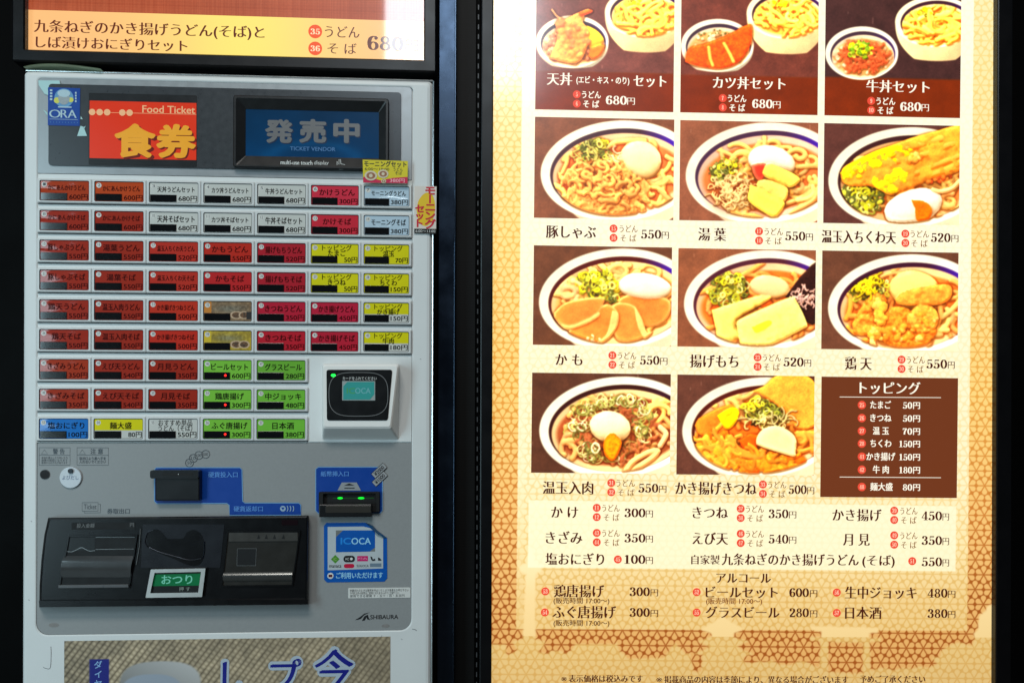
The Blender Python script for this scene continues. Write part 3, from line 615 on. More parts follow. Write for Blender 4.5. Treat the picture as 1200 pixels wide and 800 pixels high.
        p.rings(70, (250, 290), (90, 62), cols=((214, 220, 40), (160, 186, 50), (232, 232, 120), (120, 150, 50)), rr=(6, 16), tr=5.5, z=80, dark=False)
    return p.done()
# ---------------------------------------------------------------- wall, floor
black = mat('black_wall', (3, 3, 3), .55, var=.25, scale=9, spec=.04)
fl = MB(); fl.use(mat('floor_stone', (92, 90, 86), .4, var=.2, scale=14)); fl.poly([(-6, -6), (6, -6), (6, 6), (-6, 6)], 0)
fo = fl.build('floor', None, (0, 0, 0), kind='structure'); fo.rotation_euler = (-math.pi/2, 0, 0); fo.location = (0, 0, 0)
wall = MB(); wall.use(black); wall.plate((-2.0, -WL.O[2], 2.0, 2.2), .001, -.16, -.075)
w_ = wall.build('wall', None, (0, 0, 0), kind='structure'); w_.matrix_world = WL.M @ w_.matrix_world
# ---------------------------------------------------------------- the narrow pillar between machine and menu
HB = -CAMZ-WL.O[2]+CAMZ                                          # floor level on the wall plane
pil = root('wall_pillar', WL, 'narrow black pillar with a glossy metal strip, between ticket machine and menu', 'pillar', at=(WL.uv(545, 400)[0], .05, HB))
vt = 1.9
def col(x0, x1, h=0): return WL.uv(x0, 468, h)[0], WL.uv(x1, 468, h)[0]
metal = mat('dark_metal', (40, 50, 64), .26, metal=.9, var=.2, scale=25, rvar=.3)
a, b = col(513, 533, -.02); m = MB(); m.use(metal).plate((a, HB, b, vt), .001, -.074, -.02, .0012); m.build('metal_strip', pil)
a, b = col(531.6, 533.4, -.017); m = MB(); m.use(mat('bright_metal', (54, 64, 78), .25, metal=1)).plate((a, HB, b, vt), .0003, -.0195, -.0172, .0006); m.build('edge_trim', pil)
a, b = col(505, 512.6, -.045); m = MB(); m.use(black).plate((a, HB, b, vt), .001, -.074, -.045, .001); m.build('side_panel', pil)
a, b = col(533.6, 557, -.04); m = MB(); tx = bpy.data.materials.new('ribbed_black'); tx.use_nodes = True
nt = tx.node_tree; bs = nt.nodes['Principled BSDF']; tc = nt.nodes.new('ShaderNodeTexCoord'); wv = nt.nodes.new('ShaderNodeTexWave'); wv.bands_direction = 'Z'; wv.inputs['Scale'].default_value = 130; wv.inputs['Distortion'].default_value = 1.5
nt.links.new(tc.outputs['Object'], wv.inputs['Vector']); mx = nt.nodes.new('ShaderNodeMix'); mx.data_type = 'RGBA'; mx.inputs[6].default_value = lin((5, 5, 5))+(1,); mx.inputs[7].default_value = lin((15, 15, 15))+(1,)
nt.links.new(wv.outputs[0], mx.inputs[0]); nt.links.new(mx.outputs[2], bs.inputs['Base Color']); bs.inputs['Roughness'].default_value = .55; bs.inputs['Specular IOR Level'].default_value = .15
m.use(tx).plate((a, HB, b, vt), .0005, -.073, -.04, .0008); m.build('ribbed_panel', pil)
a, b = col(557.4, 561.6, -.044); m = MB(); m.use(black).plate((a, HB, b, vt), .0003, -.072, -.044); sl = m.build('slotted_seam', pil)
m = MB(); m.use(mat('slot_light', (70, 72, 74), .4)); uu0, uu1 = col(558.8, 560.0, -.0435); sv = WL.uv(560, 400)[1]
for k in range(-44, 46): m.plate((uu0, sv+k*.0152, uu1, sv+k*.0152+.0076), .0002, -.0441, -.0435)
m.build('slot', sl)
# ---------------------------------------------------------------- menu light box
menu = root('menu_light_box', PR, 'tall backlit menu board of noodle dishes in a black frame, right of the ticket machine', 'menu board')
frm = MB(); frm.use(mat('frame_black', (7, 7, 9), .34, var=.2, scale=30, spec=.3))
PXM = PR.scale(872, 400); M2 = PR.M.inverted() @ WL.M
def frame_piece(x0, x1, y0, y1, h0, h1, bev=.002):
    q = MB(); q.plate((WL.uv(x0, 468, h1)[0], y1, WL.uv(x1, 468, h1)[0], y0), .001, h0, h1, bev)
    k = len(frm.v); frm.v.extend([tuple(M2 @ Vector(p)) for p in q.v])
    for f in q.f: frm.face([k+i for i in f])
vlo = WL.uv(872, 840)[1]
frame_piece(562.5, 577, 1.0, vlo, -.07, .022); frame_piece(1168, 1186, 1.0, vlo, -.07, .022)
frame_piece(577.3, 1167.7, 1.0, .60, -.07, .022); frame_piece(577.3, 1167.7, vlo+.02, vlo-.02, -.07, .022)
frm.build('frame', menu)
bk = MB(); bk.use(black).plate(PR.rect(572, -150, 1172, 830, -.01), .002, -.05, -.01); bk.build('back_box', menu)
MENU_E = .97
PRINT = print_mat('menu_print', MENU_E, crough=.13)
def ink(name, rgb): return mat(name, rgb, .35, emis=MENU_E, coat=1.0, var=.02)
BROWN, BROWN2, CREAM, REDINK = ink('ink_brown', (74, 28, 14)), ink('ink_dark_brown', (116, 56, 24)), ink('ink_cream', (255, 246, 224)), ink('ink_red', (232, 76, 54))
TAN = ink('ink_tan', (128, 84, 36)); ROSE = ink('ink_rose', (255, 196, 166))
# --- background sheet: gold lattice pattern, pale field, city silhouettes
def background_sheet(step):
    x0, x1, y0, y1 = 574.0, 1171.0, -120.0, 822.0
    X, Y = np.meshgrid(np.arange(x0, x1, step, dtype=np.float32), np.arange(y0, y1, step, dtype=np.float32))
    A_ = 20.2; Hh = A_*math.sqrt(3)/2
    px, py = X-590.2, Y-457.2-.0072*(X-590)                       # lattice origin on a star
    # barycentric position in the triangular lattice
    j = np.floor(py/Hh); fy = py/Hh-j; sx = px/A_-j*.5; i = np.floor(sx-fy*.5+0); fx = sx-fy*.5-i
    up = fx+fy < 1                                                # which triangle of the rhombus
    # corners
    best = None; lw = np.full(X.shape, 1e9, np.float32)
    def corner(ci, cj): return (ci+cj*.5)*A_, cj*Hh
    c1 = corner(i+1, j); c2 = corner(i, j+1); c0 = corner(i, j); c3 = corner(i+1, j+1)
    ax, ay = np.where(up, c0[0], c3[0]), np.where(up, c0[1], c3[1])
    dx = np.stack([px-ax, px-c1[0], px-c2[0]]); dy = np.stack([py-ay, py-c1[1], py-c2[1]])
    d = np.hypot(dx, dy); k = d.argmin(0)[None]
    gx = (ax+c1[0]+c2[0])/3; gy = (ay+c1[1]+c2[1])/3              # centroid
    vx, vy = np.take_along_axis(dx, k, 0)[0], np.take_along_axis(dy, k, 0)[0]
    qx, qy = gx-(px-vx), gy-(py-vy); n = np.hypot(qx, qy)+1e-6; qx /= n; qy /= n
    t = vx*qx+vy*qy; s = np.abs(-vx*qy+vy*qx); c, r = .366*A_, .187*A_
    wedge = t*.5-s*.866; circ = r-np.hypot(t-c, s)
    fld = np.where(t*.866+s*.5 < c*.866, wedge, circ)
    line = np.clip((.66-fld)/1.1+.5, 0, 1)[..., None]             # 1 on the gold lines
    # colours by height: pale at the top, deep gold at the foot
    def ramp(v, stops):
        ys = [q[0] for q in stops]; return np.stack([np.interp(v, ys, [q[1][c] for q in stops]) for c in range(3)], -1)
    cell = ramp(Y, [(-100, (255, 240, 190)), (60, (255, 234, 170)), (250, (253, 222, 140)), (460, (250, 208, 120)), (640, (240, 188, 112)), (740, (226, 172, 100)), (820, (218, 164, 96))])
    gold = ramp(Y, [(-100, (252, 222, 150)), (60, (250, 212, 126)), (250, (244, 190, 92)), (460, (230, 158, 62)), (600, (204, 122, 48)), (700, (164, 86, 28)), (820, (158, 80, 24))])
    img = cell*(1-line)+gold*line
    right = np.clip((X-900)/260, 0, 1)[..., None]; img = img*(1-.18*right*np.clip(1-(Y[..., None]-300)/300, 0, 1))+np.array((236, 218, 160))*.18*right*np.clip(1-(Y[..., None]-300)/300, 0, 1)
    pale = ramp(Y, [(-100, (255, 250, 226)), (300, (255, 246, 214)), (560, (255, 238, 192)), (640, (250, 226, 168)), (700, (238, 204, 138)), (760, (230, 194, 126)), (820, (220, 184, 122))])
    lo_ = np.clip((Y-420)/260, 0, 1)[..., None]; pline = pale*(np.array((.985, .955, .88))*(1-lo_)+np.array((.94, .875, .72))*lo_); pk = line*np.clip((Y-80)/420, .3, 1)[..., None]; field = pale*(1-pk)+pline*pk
    m = np.clip(np.minimum(np.minimum(X-608.5, 1136.8-X), 737.2-Y)+.5, 0, 1)[..., None]; img = img*(1-m)+field*m
    m2 = (np.clip(np.minimum(X-608.5, 616-X)+.5, 0, 1)*(Y < 737)*.5)[..., None]; img = img*(1-m2)+pale*m2
    # silhouettes
    def poly(P):
        ins = np.zeros(X.shape, bool)
        for (xa, ya), (xb, yb) in zip(P, P[1:]+P[:1]):
            if ya == yb: continue
            ins ^= ((ya > Y) != (yb > Y)) & (X < (xb-xa)*(Y-ya)/(yb-ya)+xa)
        return ins
    sky = [(570, 755), (597, 755), (598, 767), (602, 766), (610, 762), (604, 751), (616, 749), (619, 673), (612, 670), (611, 664), (619, 661), (621, 650), (624, 640), (627, 650), (629, 661), (637, 664), (637, 670), (630, 673), (631, 749),
           (643, 751), (639, 760), (634, 763), (646, 766), (648, 762), (662, 762), (665, 766), (669, 764), (674, 760), (676, 755), (677, 754), (724, 754), (725, 750), (728, 762), (735, 766), (738, 771), (780, 770), (786, 762), (793, 752), (797, 757), (802, 761), (804, 764),
           (811, 765), (811, 767), (815, 786), (824, 786), (825, 766), (813, 765.5), (826, 761), (833, 757), (819, 751), (835, 745), (836, 742), (822, 737), (836, 729), (846, 722), (847, 700), (849, 700), (850, 722), (860, 729), (874, 736), (861, 742), (862, 746), (880, 750), (866, 756), (870, 760), (885, 765), (873, 769), (874, 775), (885, 776), (892, 773), (898, 775), (906, 772), (915, 777), (929, 778), (936, 774), (944, 773), (952, 777), (962, 781),
           (963.5, 750), (951, 749), (951, 745), (964, 745), (964, 739), (953, 737), (951, 732), (1032, 734), (1031, 740), (1021, 741), (1021, 746), (1034, 746), (1034, 750.5), (1021.5, 751), (1023, 785), (1030, 782), (1040, 781), (1050, 784), (1062, 781), (1074, 782), (1081, 779), (1090, 781), (1102, 777), (1095, 769), (1105, 768), (1106, 761), (1112, 757), (1119, 753), (1128, 751), (1142, 755), (1146, 747), (1144, 740), (1149, 737), (1151, 719), (1158, 714), (1160, 709), (1166, 705), (1169, 698), (1180, 698), (1180, 830), (570, 830)]
    hole = [(972.5, 751), (1013.6, 752), (1013.6, 788), (972.5, 786)]
    mk = poly(sky)
    mk &= ~poly(hole)
    sil = pale*np.array((.985, .985, .97)); sl_ = pale*np.array((.92, .84, .66)); sil = sil*(1-line*.8)+sl_*line*.8
    up_ = (Y < 745)[..., None]; sil = np.where(up_, pale*np.array((1.03, 1.05, 1.10)), sil)
    mm = blur(mk.astype(np.float32), 1)[..., None]*1.0; img = img*(1-mm)+sil*mm
    # white price field
    wf = np.clip(np.minimum(np.minimum(X-621.3, 1122.3-X), np.minimum(Y-587.2-(X-621)*.0064, 665.6+(X-621)*.0034-Y))+.5, 0, 1)[..., None]
    img = img*(1-wf*.82)+np.array((255, 246, 208))*wf*.82
    return np.clip(img, 0, 255), (x0, y0, x1, y1)
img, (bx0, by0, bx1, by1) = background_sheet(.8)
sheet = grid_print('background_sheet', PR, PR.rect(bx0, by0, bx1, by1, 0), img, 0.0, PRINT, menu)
# --- dish pictures: photo rectangle, painter window
HC = .0004
def card(kind, x0, y0, x1, y1, cx, cy, label):
    """(cx, cy) is the photo position of the painter's origin"""
    K = 6.155; im = dish(kind, (x0-cx)*K, (y0-cy)*K, (x1-cx)*K, (y1-cy)*K, 2.7)
    return grid_print('dish_picture', PR, PR.rect(x0, y0, x1, y1, HC), im, HC, PRINT, menu, label=label)
card('tempura_set', 628, -42, 790, 130, 627, 3.5, 'picture of a tempura bowl in front of a noodle bowl')
card('cutlet_set', 798, -38, 959, 133.5, 798, 8, 'picture of a pork cutlet bowl in front of a noodle bowl')
card('beef_set', 967, -34, 1126, 137, 967.3, 13, 'picture of a beef bowl topped with green onion')
card('pork', 626.3, 138.6, 789.6, 256.6, 622, 134, 'picture of noodles topped with thin sliced pork and an egg')
card('yuba', 796.6, 142.5, 958.4, 259.4, 792, 134, 'picture of noodles topped with pale yellow tofu skin rolls')
card('chikuwa', 965.3, 146, 1124.4, 262.6, 960, 138, 'picture of noodles under a long yellow tempura fritter')
card('duck', 625, 288.7, 787, 404.8, 620, 284, 'picture of noodles topped with slices of duck')
card('mochi', 794.4, 292, 955.6, 406.8, 790, 284, 'picture of noodles with two pale fried rice cakes and seaweed')
card('chicken', 963, 294.8, 1122.7, 409.8, 958, 286, 'picture of noodles topped with fried chicken pieces')
card('egg_meat', 623, 437.4, 785.5, 554.2, 618, 430, 'picture of noodles with a soft egg, onion rings and minced meat')
card('kakiage', 793.2, 439.6, 954, 556.2, 788, 430, 'picture of noodles with fried tofu and a white fishcake slice')
tb = MB(); tb.use(ink('topping_brown', (112, 54, 26))).plate(PR.rect(962, 442, 1122, 582.6, HC), .0004, .0001, HC); tbo = tb.build('topping_list', menu)
# --- lettering
HT = .0008
T = MB(); dark = mid = cream = T
def circ(x, y, s, r=4.7):
    u, v = PR.uv(x, y, HT); k = PR.scale(x, y); q = MB(); q.use(REDINK).disc(u, v, r*k, HT, 22); d = q.build('number_dot', menu)
    w = 2.2 if len(s) == 1 else 5.4; q = MB(); text(q, PR, s, x-w/2, x+w/2, y, 5, HT+.0002, DIGIT, ROSE, cap=True); q.build('number', d)
def flush(name='dish_caption', parent=None):
    global T, dark, mid, cream
    T.build(name, parent or menu); T = MB(); dark = mid = cream = T
def us(x, y, a, b, ux, sx, mb=None, m=TAN, st=MINCHO_L, h=9, dy=10.9):
    mb = mb or T; circ(x, y, a); circ(x, y+dy, b); text(mb, PR, 'うどん', ux[0], ux[1], y+.6, h, HT, st, m); text(mb, PR, 'そ ば', sx[0], sx[1], y+dy+.6, h, HT, st, m)
def price(p, x0, x1, yc, e0, e1, mb=None, m=BROWN, h=10.2):
    mb = mb or T; text(mb, PR, p, x0, x1, yc, h, HT, DIGIT, m, cap=True); text(mb, PR, '円', e0, e1, yc+1.2, 9.2, HT, MINCHO_L, m)
D = dict(style=MINCHO, m=BROWN)
# sets
text(cream, PR, '天丼', 641.5, 670, 93, 15.5, HT, MINCHO, CREAM); text(cream, PR, '(エビ・キス・のり)', 675.6, 737.4, 94.3, 9, HT, BOLD, CREAM); text(cream, PR, 'セット', 742.8, 780.4, 95.5, 15, HT, MINCHO, CREAM)
us(676, 110.8, '5', '6', (682, 704), (683.6, 702), cream, CREAM, BOLD); price('680', 710, 734.7, 117.6, 735.2, 743.8, cream, CREAM)
flush()
text(cream, PR, 'カツ丼セット', 836, 920, 98, 15, HT, MINCHO, CREAM); us(847, 115.2, '7', '8', (853, 874.5), (855, 873), cream, CREAM, BOLD); price('680', 881.5, 905.5, 121.8, 906, 914.5, cream, CREAM)
flush()
text(cream, PR, '牛丼セット', 1015.8, 1089, 102, 15, HT, MINCHO, CREAM); us(1021, 118.4, '9', '10', (1027, 1049), (1028.7, 1046.7), cream, CREAM, BOLD); price('680', 1055, 1079.5, 125.2, 1080, 1088.4, cream, CREAM)
flush()
# dishes
text(dark, PR, '豚しゃぶ', 640.5, 698, 272, 16, HT, **D); us(719, 267.8, '15', '16', (726, 747), (727, 745.5)); price('550', 751, 775, 274.5, 775.6, 783.7)
flush()
text(dark, PR, '湯 葉', 818.8, 850.4, 275, 16, HT, **D); us(889.5, 271, '17', '18', (896, 917.4), (897, 916)); price('550', 920, 943.8, 276.6, 944.6, 952.5)
flush()
text(dark, PR, '温玉入ちくわ天', 963.4, 1049.6, 278, 16, HT, **D); us(1061, 273.9, '19', '20', (1067, 1088.5), (1068, 1087)); price('520', 1090.8, 1114, 278.4, 1115, 1123)
flush()
text(dark, PR, 'か も', 651.4, 682, 421.5, 15, HT, **D); us(717.6, 416.2, '21', '22', (724, 745.5), (725.6, 744)); price('550', 749.8, 772.8, 422, 773.6, 782)
flush()
text(dark, PR, '揚げもち', 808.7, 864.8, 423.4, 16, HT, **D); us(887.8, 418.6, '23', '24', (893.8, 915), (895, 914)); price('520', 918, 941.8, 424, 942.7, 950.4)
flush()
text(dark, PR, '鶏 天', 990.7, 1021, 426, 16, HT, **D); us(1056.5, 421.2, '29', '30', (1062.6, 1083.6), (1064, 1082)); price('550', 1085.6, 1110, 426.4, 1111, 1118.6)
flush()
text(dark, PR, '温玉入肉', 636.5, 694.7, 571.5, 16, HT, **D); us(716.3, 565.4, '31', '32', (722, 744), (724, 743.5)); price('550', 748, 771.5, 571.6, 772.5, 780.8)
flush()
text(dark, PR, 'かき揚げきつね', 792, 886, 572.2, 16, HT, **D); us(894, 567.3, '33', '34', (900, 921.3), (902, 920)); price('500', 924, 945.3, 573.3, 946, 954)
flush()
# toppings
text(cream, PR, 'トッピング', 1008, 1078, 454.8, 15, HT, MINCHO, CREAM)
flush('list_title', tbo)
for y in (465.3, 559): cream.use(CREAM).stroke(PR.pts([(984, y-.4), (1102.7, y+.4)], HT), .0009, HT)
flush('ruled_line', tbo)
for y, n, nm, a, b, p, c in ((474.3, '25', 'たまご', 1020, 1044, '50', 1058), (489.6, '26', 'きつね', 1020, 1044.4, '50', 1058), (504.7, '27', '温 玉', 1023, 1041.5, '70', 1058), (519.4, '28', 'ちくわ', 1020, 1044.4, '150', 1053.8), (534.8, '41', 'かき揚げ', 1015.5, 1049, '150', 1053.8), (550, '42', '牛 肉', 1023, 1041.5, '180', 1053.8), (570.2, '48', '麺大盛', 1020, 1046, '80', 1058)):
    circ(1010, y, n, 4.9); text(cream, PR, nm, a, b, y, 9.4, HT, BOLD, CREAM); text(cream, PR, p, c, 1069, y+.5, 7.4, HT, DIGIT, CREAM, cap=True); text(cream, PR, '円', 1070.2, 1078, y+.6, 8.4, HT, BOLD, CREAM)
    flush('topping_line', tbo)
# price field
text(dark, PR, 'か け', 646.5, 677, 600, 15, HT, **D); us(699.3, 594.6, '11', '12', (705.6, 726), (707.5, 725.7)); price('300', 731.7, 756.4, 600.5, 757, 765)
flush()
text(dark, PR, 'きざみ', 640, 682, 630, 15.5, HT, **D); us(699.3, 624, '43', '44', (705.6, 726), (707.5, 725.7)); price('350', 731.7, 756.4, 630, 757, 765)
flush()
text(dark, PR, '塩おにぎり', 639.7, 707.5, 655, 15, HT, **D); circ(724, 655, '45'); price('100', 731.7, 756.4, 655, 757, 765)
flush()
text(dark, PR, 'きつね', 812, 852.6, 600.6, 15, HT, **D); us(868, 595.6, '37', '38', (874, 895), (876, 894)); price('350', 900.6, 924, 601.6, 924.8, 933)
flush()
text(dark, PR, 'えび天', 812, 852.6, 630.8, 15.5, HT, **D); us(868, 624.9, '46', '47', (874, 895), (876, 894)); price('540', 900.6, 924, 631.2, 924.8, 933)
flush()
text(dark, PR, '自家製', 810.5, 843, 655.6, 11.5, HT, MINCHO, BROWN); text(dark, PR, '九条ねぎのかき揚げうどん', 846.5, 1006, 655.6, 14.5, HT, **D); text(dark, PR, '(そば)', 1011, 1048, 656.4, 13.5, HT, **D)
circ(1069, 657, '51'); price('550', 1080, 1104, 657.8, 1104.7, 1112)
flush()
text(dark, PR, 'かき揚げ', 976, 1032.5, 603.4, 15, HT, **D); us(1047.9, 597.9, '39', '40', (1055, 1075), (1056, 1074)); price('450', 1080, 1104, 604, 1104.7, 1112)
flush()
text(dark, PR, '月 見', 988.5, 1018.7, 632, 15, HT, **D); us(1047.9, 626.8, '49', '50', (1055, 1075), (1056, 1074)); price('350', 1080, 1104, 632.8, 1104.7, 1112)
flush()
# drinks
text(dark, PR, 'アルコール', 840, 903, 677, 13.5, HT, **D)
flush('list_title')
for x, y, n in ((639, 692.4, '53'), (638.5, 717, '54'), (816.4, 693.3, '52'), (816.4, 717.2, '55'), (980.6, 693.8, '56'), (980.6, 717.7, '57')): circ(x, y, n)
text(dark, PR, '鶏唐揚げ', 649.6, 707.4, 692.4, 15.5, HT, **D); text(dark, PR, '(販売時間 17:00〜)', 648.8, 714, 703.4, 7.6, HT, SEMI, BROWN); price('300', 737.7, 761.6, 692.8, 762.5, 771)
flush()
text(dark, PR, 'ふぐ唐揚げ', 648, 721.4, 717, 15.5, HT, **D); text(dark, PR, '(販売時間 17:00〜)', 648.8, 714, 729.6, 7.6, HT, SEMI, BROWN); price('300', 737.7, 761.6, 717, 762.5, 771)
flush()
text(dark, PR, 'ビールセット', 827.6, 911, 693.8, 14.5, HT, **D); text(mid, PR, '(販売時間 17:00〜)', 827.6, 893, 703.9, 7.6, HT, SEMI, BROWN2); price('600', 925, 948, 693.8, 949.4, 957.6)
flush()
text(dark, PR, 'グラスビール', 827.6, 913, 717.4, 14.5, HT, **D); price('280', 925, 948, 717.4, 949.4, 957.6)
flush()
text(dark, PR, '生中ジョッキ', 990.9, 1073.7, 694.3, 15, HT, **D); price('480', 1087, 1110.4, 694.5, 1111, 1119.4)
flush()
text(dark, PR, '日本酒', 990.9, 1032.5, 717.9, 15, HT, **D); price('380', 1087, 1110.4, 718.3, 1111, 1119.4)
flush()
text(dark, PR, '※', 657.4, 664.4, 794.8, 9, HT, REG, BROWN); text(dark, PR, '※', 769, 776, 795.6, 9, HT, REG, BROWN); text(dark, PR, '表示価格は税込みです', 667, 753, 794.8, 9.3, HT, MINCHO, BROWN); text(dark, PR, '掲載商品の内容は季節により、異なる場合がございます', 779, 994, 796, 9.3, HT, MINCHO, BROWN); text(dark, PR, '予めご了承ください', 1008, 1084, 795.4, 9.3, HT, MINCHO, BROWN)
flush('small_print')
# ---------------------------------------------------------------- light box sign over the machine
sign = root('light_box_sign', SG, 'orange and cream backlit noodle set sign in a black frame, hanging over the ticket machine', 'lit sign')
fr = MB(); fr.use(MATS['frame_black']); o4 = SG.rect(14, -190, 511.5, 78, .012); i4 = SG.rect(29, -170, 497, 64, .012)
fr.frame(o4, i4, .002, .001, -.08, .012, -.004, bev=.002); fr.build('frame', sign)
SIGN_E = .85
def sink(n, rgb): return mat(n, rgb, .3, emis=SIGN_E, coat=1.0, var=.03, scale=300)
bk = MB(); bk.use(black).plate(SG.rect(24, -180, 502, 68, -.008), .001, -.07, -.008); bk.build('back_box', sign)
rg = np.random.default_rng(4); hh, ww = 330, 640
im = np.ones((hh, ww, 3))*np.array((172, 74, 36)); im = im*(1+.10*fbm(rg, hh, ww, 60)[..., None]+.05*(vnoise(rg, hh, ww, 2)[..., None]-.5))
im += (np.repeat(rg.random((1, ww)), hh, 0)[..., None]-.5)*14; im += (np.repeat(rg.random((hh, 1)), ww, 1)[..., None]-.5)*10
grid_print('orange_cloth_print', SG, SG.rect(27, -172, 499, 20, 0), im, 0.0, print_mat('sign_print', SIGN_E*.95, crough=.04), sign)
yy, xx = np.mgrid[0:60, 0:480]; t = (xx/480)[..., None]
mid_ = np.exp(-((xx-262)/110)**2)[..., None]
im = np.array((250, 186, 118))*(1-t)+np.array((250, 190, 128))*t; im = im*(1-mid_)+np.array((255, 226, 112))*mid_
strip = grid_print('cream_strip', SG, SG.rect(27, 18.5, 499, 66.5, .0004), im, .0004, print_mat('sign_strip', SIGN_E, crough=.04), sign)
SB = sink('sign_ink', (96, 34, 14)); t_ = MB()
text(t_, SG, '九条ねぎのかき揚げうどん(そば)と', 41.5, 310.5, 34.6, 15.8, .0008, MINCHO, SB); text(t_, SG, 'しば漬けおにぎりセット', 43, 219.5, 52, 15, .0008, MINCHO, SB)
text(t_, SG, 'うどん', 381, 421, 38, 15, .0008, MINCHO_L, SB); text(t_, SG, 'そ ば', 384, 417.5, 57.4, 14, .0008, MINCHO_L, SB)
text(t_, SG, '680', 430.5, 473, 51, 16.5, .0008, DIGIT, SB, cap=True); text(t_, SG, '円', 475, 490, 53, 15, .0008, MINCHO_L, SB)
t_.build('printed_text', strip)
for x, y, n in ((369.4, 37.2, '35'), (369.4, 57, '36')):
    q = MB(); u, v = SG.uv(x, y, .0008); q.use(sink('sign_red', (240, 84, 30))).disc(u, v, 8.1*SG.scale(x, y), .0008, 28)
    text(q, SG, n, x-5.6, x+5.6, y, 6.8, .0011, DIGIT, sink('sign_pale', (255, 224, 180)), cap=True); q.build('number_dot', strip)
# ---------------------------------------------------------------- ticket machine
P = MA; K = P.scale(265, 400)                                    # metres per photo pixel
mach = root('ticket_machine', MA, 'pale grey food ticket vending machine with rows of red, white, yellow and green buttons', 'ticket machine', at=(P.uv(265, 400)[0], .2, -MA.O[2]))
shell = mat('shell_paint', (212, 216, 215), .42, var=.03, scale=30, bump=.05, bscale=900)
grey = mat('lower_panel_grey', (140, 143, 143), .42, var=.05, scale=260, bump=.06, bscale=1500)
silver = mat('header_silver', (150, 154, 156), .35, metal=.35, var=.04, scale=90)
blk = mat('black_plastic', (20, 21, 23), .33, var=.2, scale=40); blkm = mat('matt_black', (9, 9, 10), .6, var=.2); white = mat('white_plastic', (232, 232, 228), .34, var=.02)
inkb = mat('black_ink', (24, 26, 30), .5, var=.05); inkg = mat('grey_ink', (70, 78, 84), .5, var=.05)
b4 = P.rect(25.5, 86, 506, 840, 0); vb = -MA.O[2]; u0, u1, v1 = b4[0], b4[2], P.uv(265, 88)[1]
i4 = P.rect(43, 96.5, 483, 741, 0); RB = 14*K
body = MB(); body.use(shell)
O = lambda k, h: rr(u0+k, vb+k, u1-k, v1-k, .006, h, 8)
I = lambda k, h: rr(i4[0]+k, i4[1]+k, i4[2]-k, i4[3]-k, (RB, RB, .006, .006), h, 8)
body.loft([O(.0, -.44), O(0, -.009), O(.0012, -.004), O(.004, -.001), O(.008, 0), I(-.0015, 0), I(0, -.0008), I(0, -.004)])
bodyo = body.build('body', mach, smooth=False)
em = MB(); em.use(mat('edge_steel', (214, 220, 222), .25, metal=.9))                    # bright trim along top and right edge
em.tube([(u0+.002, .006, v1+.0012), (u1, .006, v1+.0012)], .0011); em.tube([(u1+.001, .005, v1), (u1+.001, .005, vb+.02)], .0013); em.build('edge_trim', mach)
hp = MB(); hp.use(silver).plate(P.rect(43.4, 96.5, 482.6, 207, -.001), (.001, .001, .006, .006), -.0039, -.0012, .0004, 8); hpo = hp.build('header_panel', mach)
bp = MB(); bp.use(shell).plate(P.rect(43.4, 207.6, 482.6, 518.5, -.0015), .0008, -.0039, -.0016, .0004); bp.build('button_panel', mach)
lp = MB(); lp.use(grey).plate(P.rect(43.4, 519, 482.6, 740.6, -.0012), (RB, RB, .001, .001), -.0039, -.0012, .0005, 8); lpo = lp.build('lower_panel', mach)
# header
dp = MB(); dp.use(mat('header_dark', (62, 65, 68), .3, metal=.3, var=.06, scale=120)).plate(P.rect(57, 103.5, 470, 198, 0), .005, -.0012, .0008, .0004); dpo = dp.build('display_panel', mach)
sc1 = MB(); sc1.use(blk).plate(P.rect(104, 110.5, 230.5, 194.5, .0012), .002, .0008, .0014); s1 = sc1.build('ticket_screen', mach, label='red lit screen with the words Food Ticket')
HS = .0018
lit = MB(); lit.use(mat('screen_red', (224, 50, 8), .3, emis=.58, coat=.6, var=.05, scale=15)).plate(P.rect(105, 119.5, 230, 186.5, HS), .0002, .0014, HS); lito = lit.build('screen_glow', s1)
t_ = MB(); yl = mat('screen_yellow', (240, 170, 44), .3, emis=.55, coat=.6, var=.08, scale=40); pe = mat('screen_peach', (244, 190, 140), .3, emis=.55, coat=.6); dr = mat('screen_dark_red', (120, 20, 8), .3, emis=.4, coat=.6)
text(t_, P, '食', 138.5, 184, 168.5, 39, HS+.0001, HEAVY, dr); text(t_, P, '券', 187, 229.4, 168.4, 38, HS+.0001, HEAVY, dr)
text(t_, P, '食', 136, 180.5, 166, 39, HS+.0004, HEAVY, yl); text(t_, P, '券', 185, 227.6, 166.5, 39, HS+.0004, HEAVY, yl)
text(t_, P, 'Food Ticket', 167, 228.5, 128.6, 8.6, HS+.0003, BOLD, pe, cap=True)
t_.use(pe).stroke(P.pts([(105, 131.6), (230, 134.2)], HS+.0003), .0006, HS+.0003)
for x in (108.3, 117.2, 126, 143.8, 152.3): u, v = P.uv(x, 131.7+(x-105)*.021, HS+.0003); t_.disc(u, v, 3.9*K, HS+.0004+.00001*x, 10)
t_.build('lettering', s1)
bz = MB(); bz.use(mat('bezel_black', (26, 27, 28), .35, var=.15)); o4 = P.rect(273, 113.5, 455.5, 197.5, .009); s4 = P.rect(288, 130, 444, 184.5, .001)
bz.loft([rr(*o4, .004, .0008), rr(*o4, .004, .008), rr(o4[0]+.0012, o4[1]+.0012, o4[2]-.0012, o4[3]-.0012, .003, .009), rr(o4[0]+.004, o4[1]+.003, o4[2]-.004, o4[3]-.004, .003, .009), rr(*s4, .0008, .002), rr(*s4, .0008, .0012)], False, False)
bzo = bz.build('touch_display', mach, label='dark framed touch display with a dim blue screen')
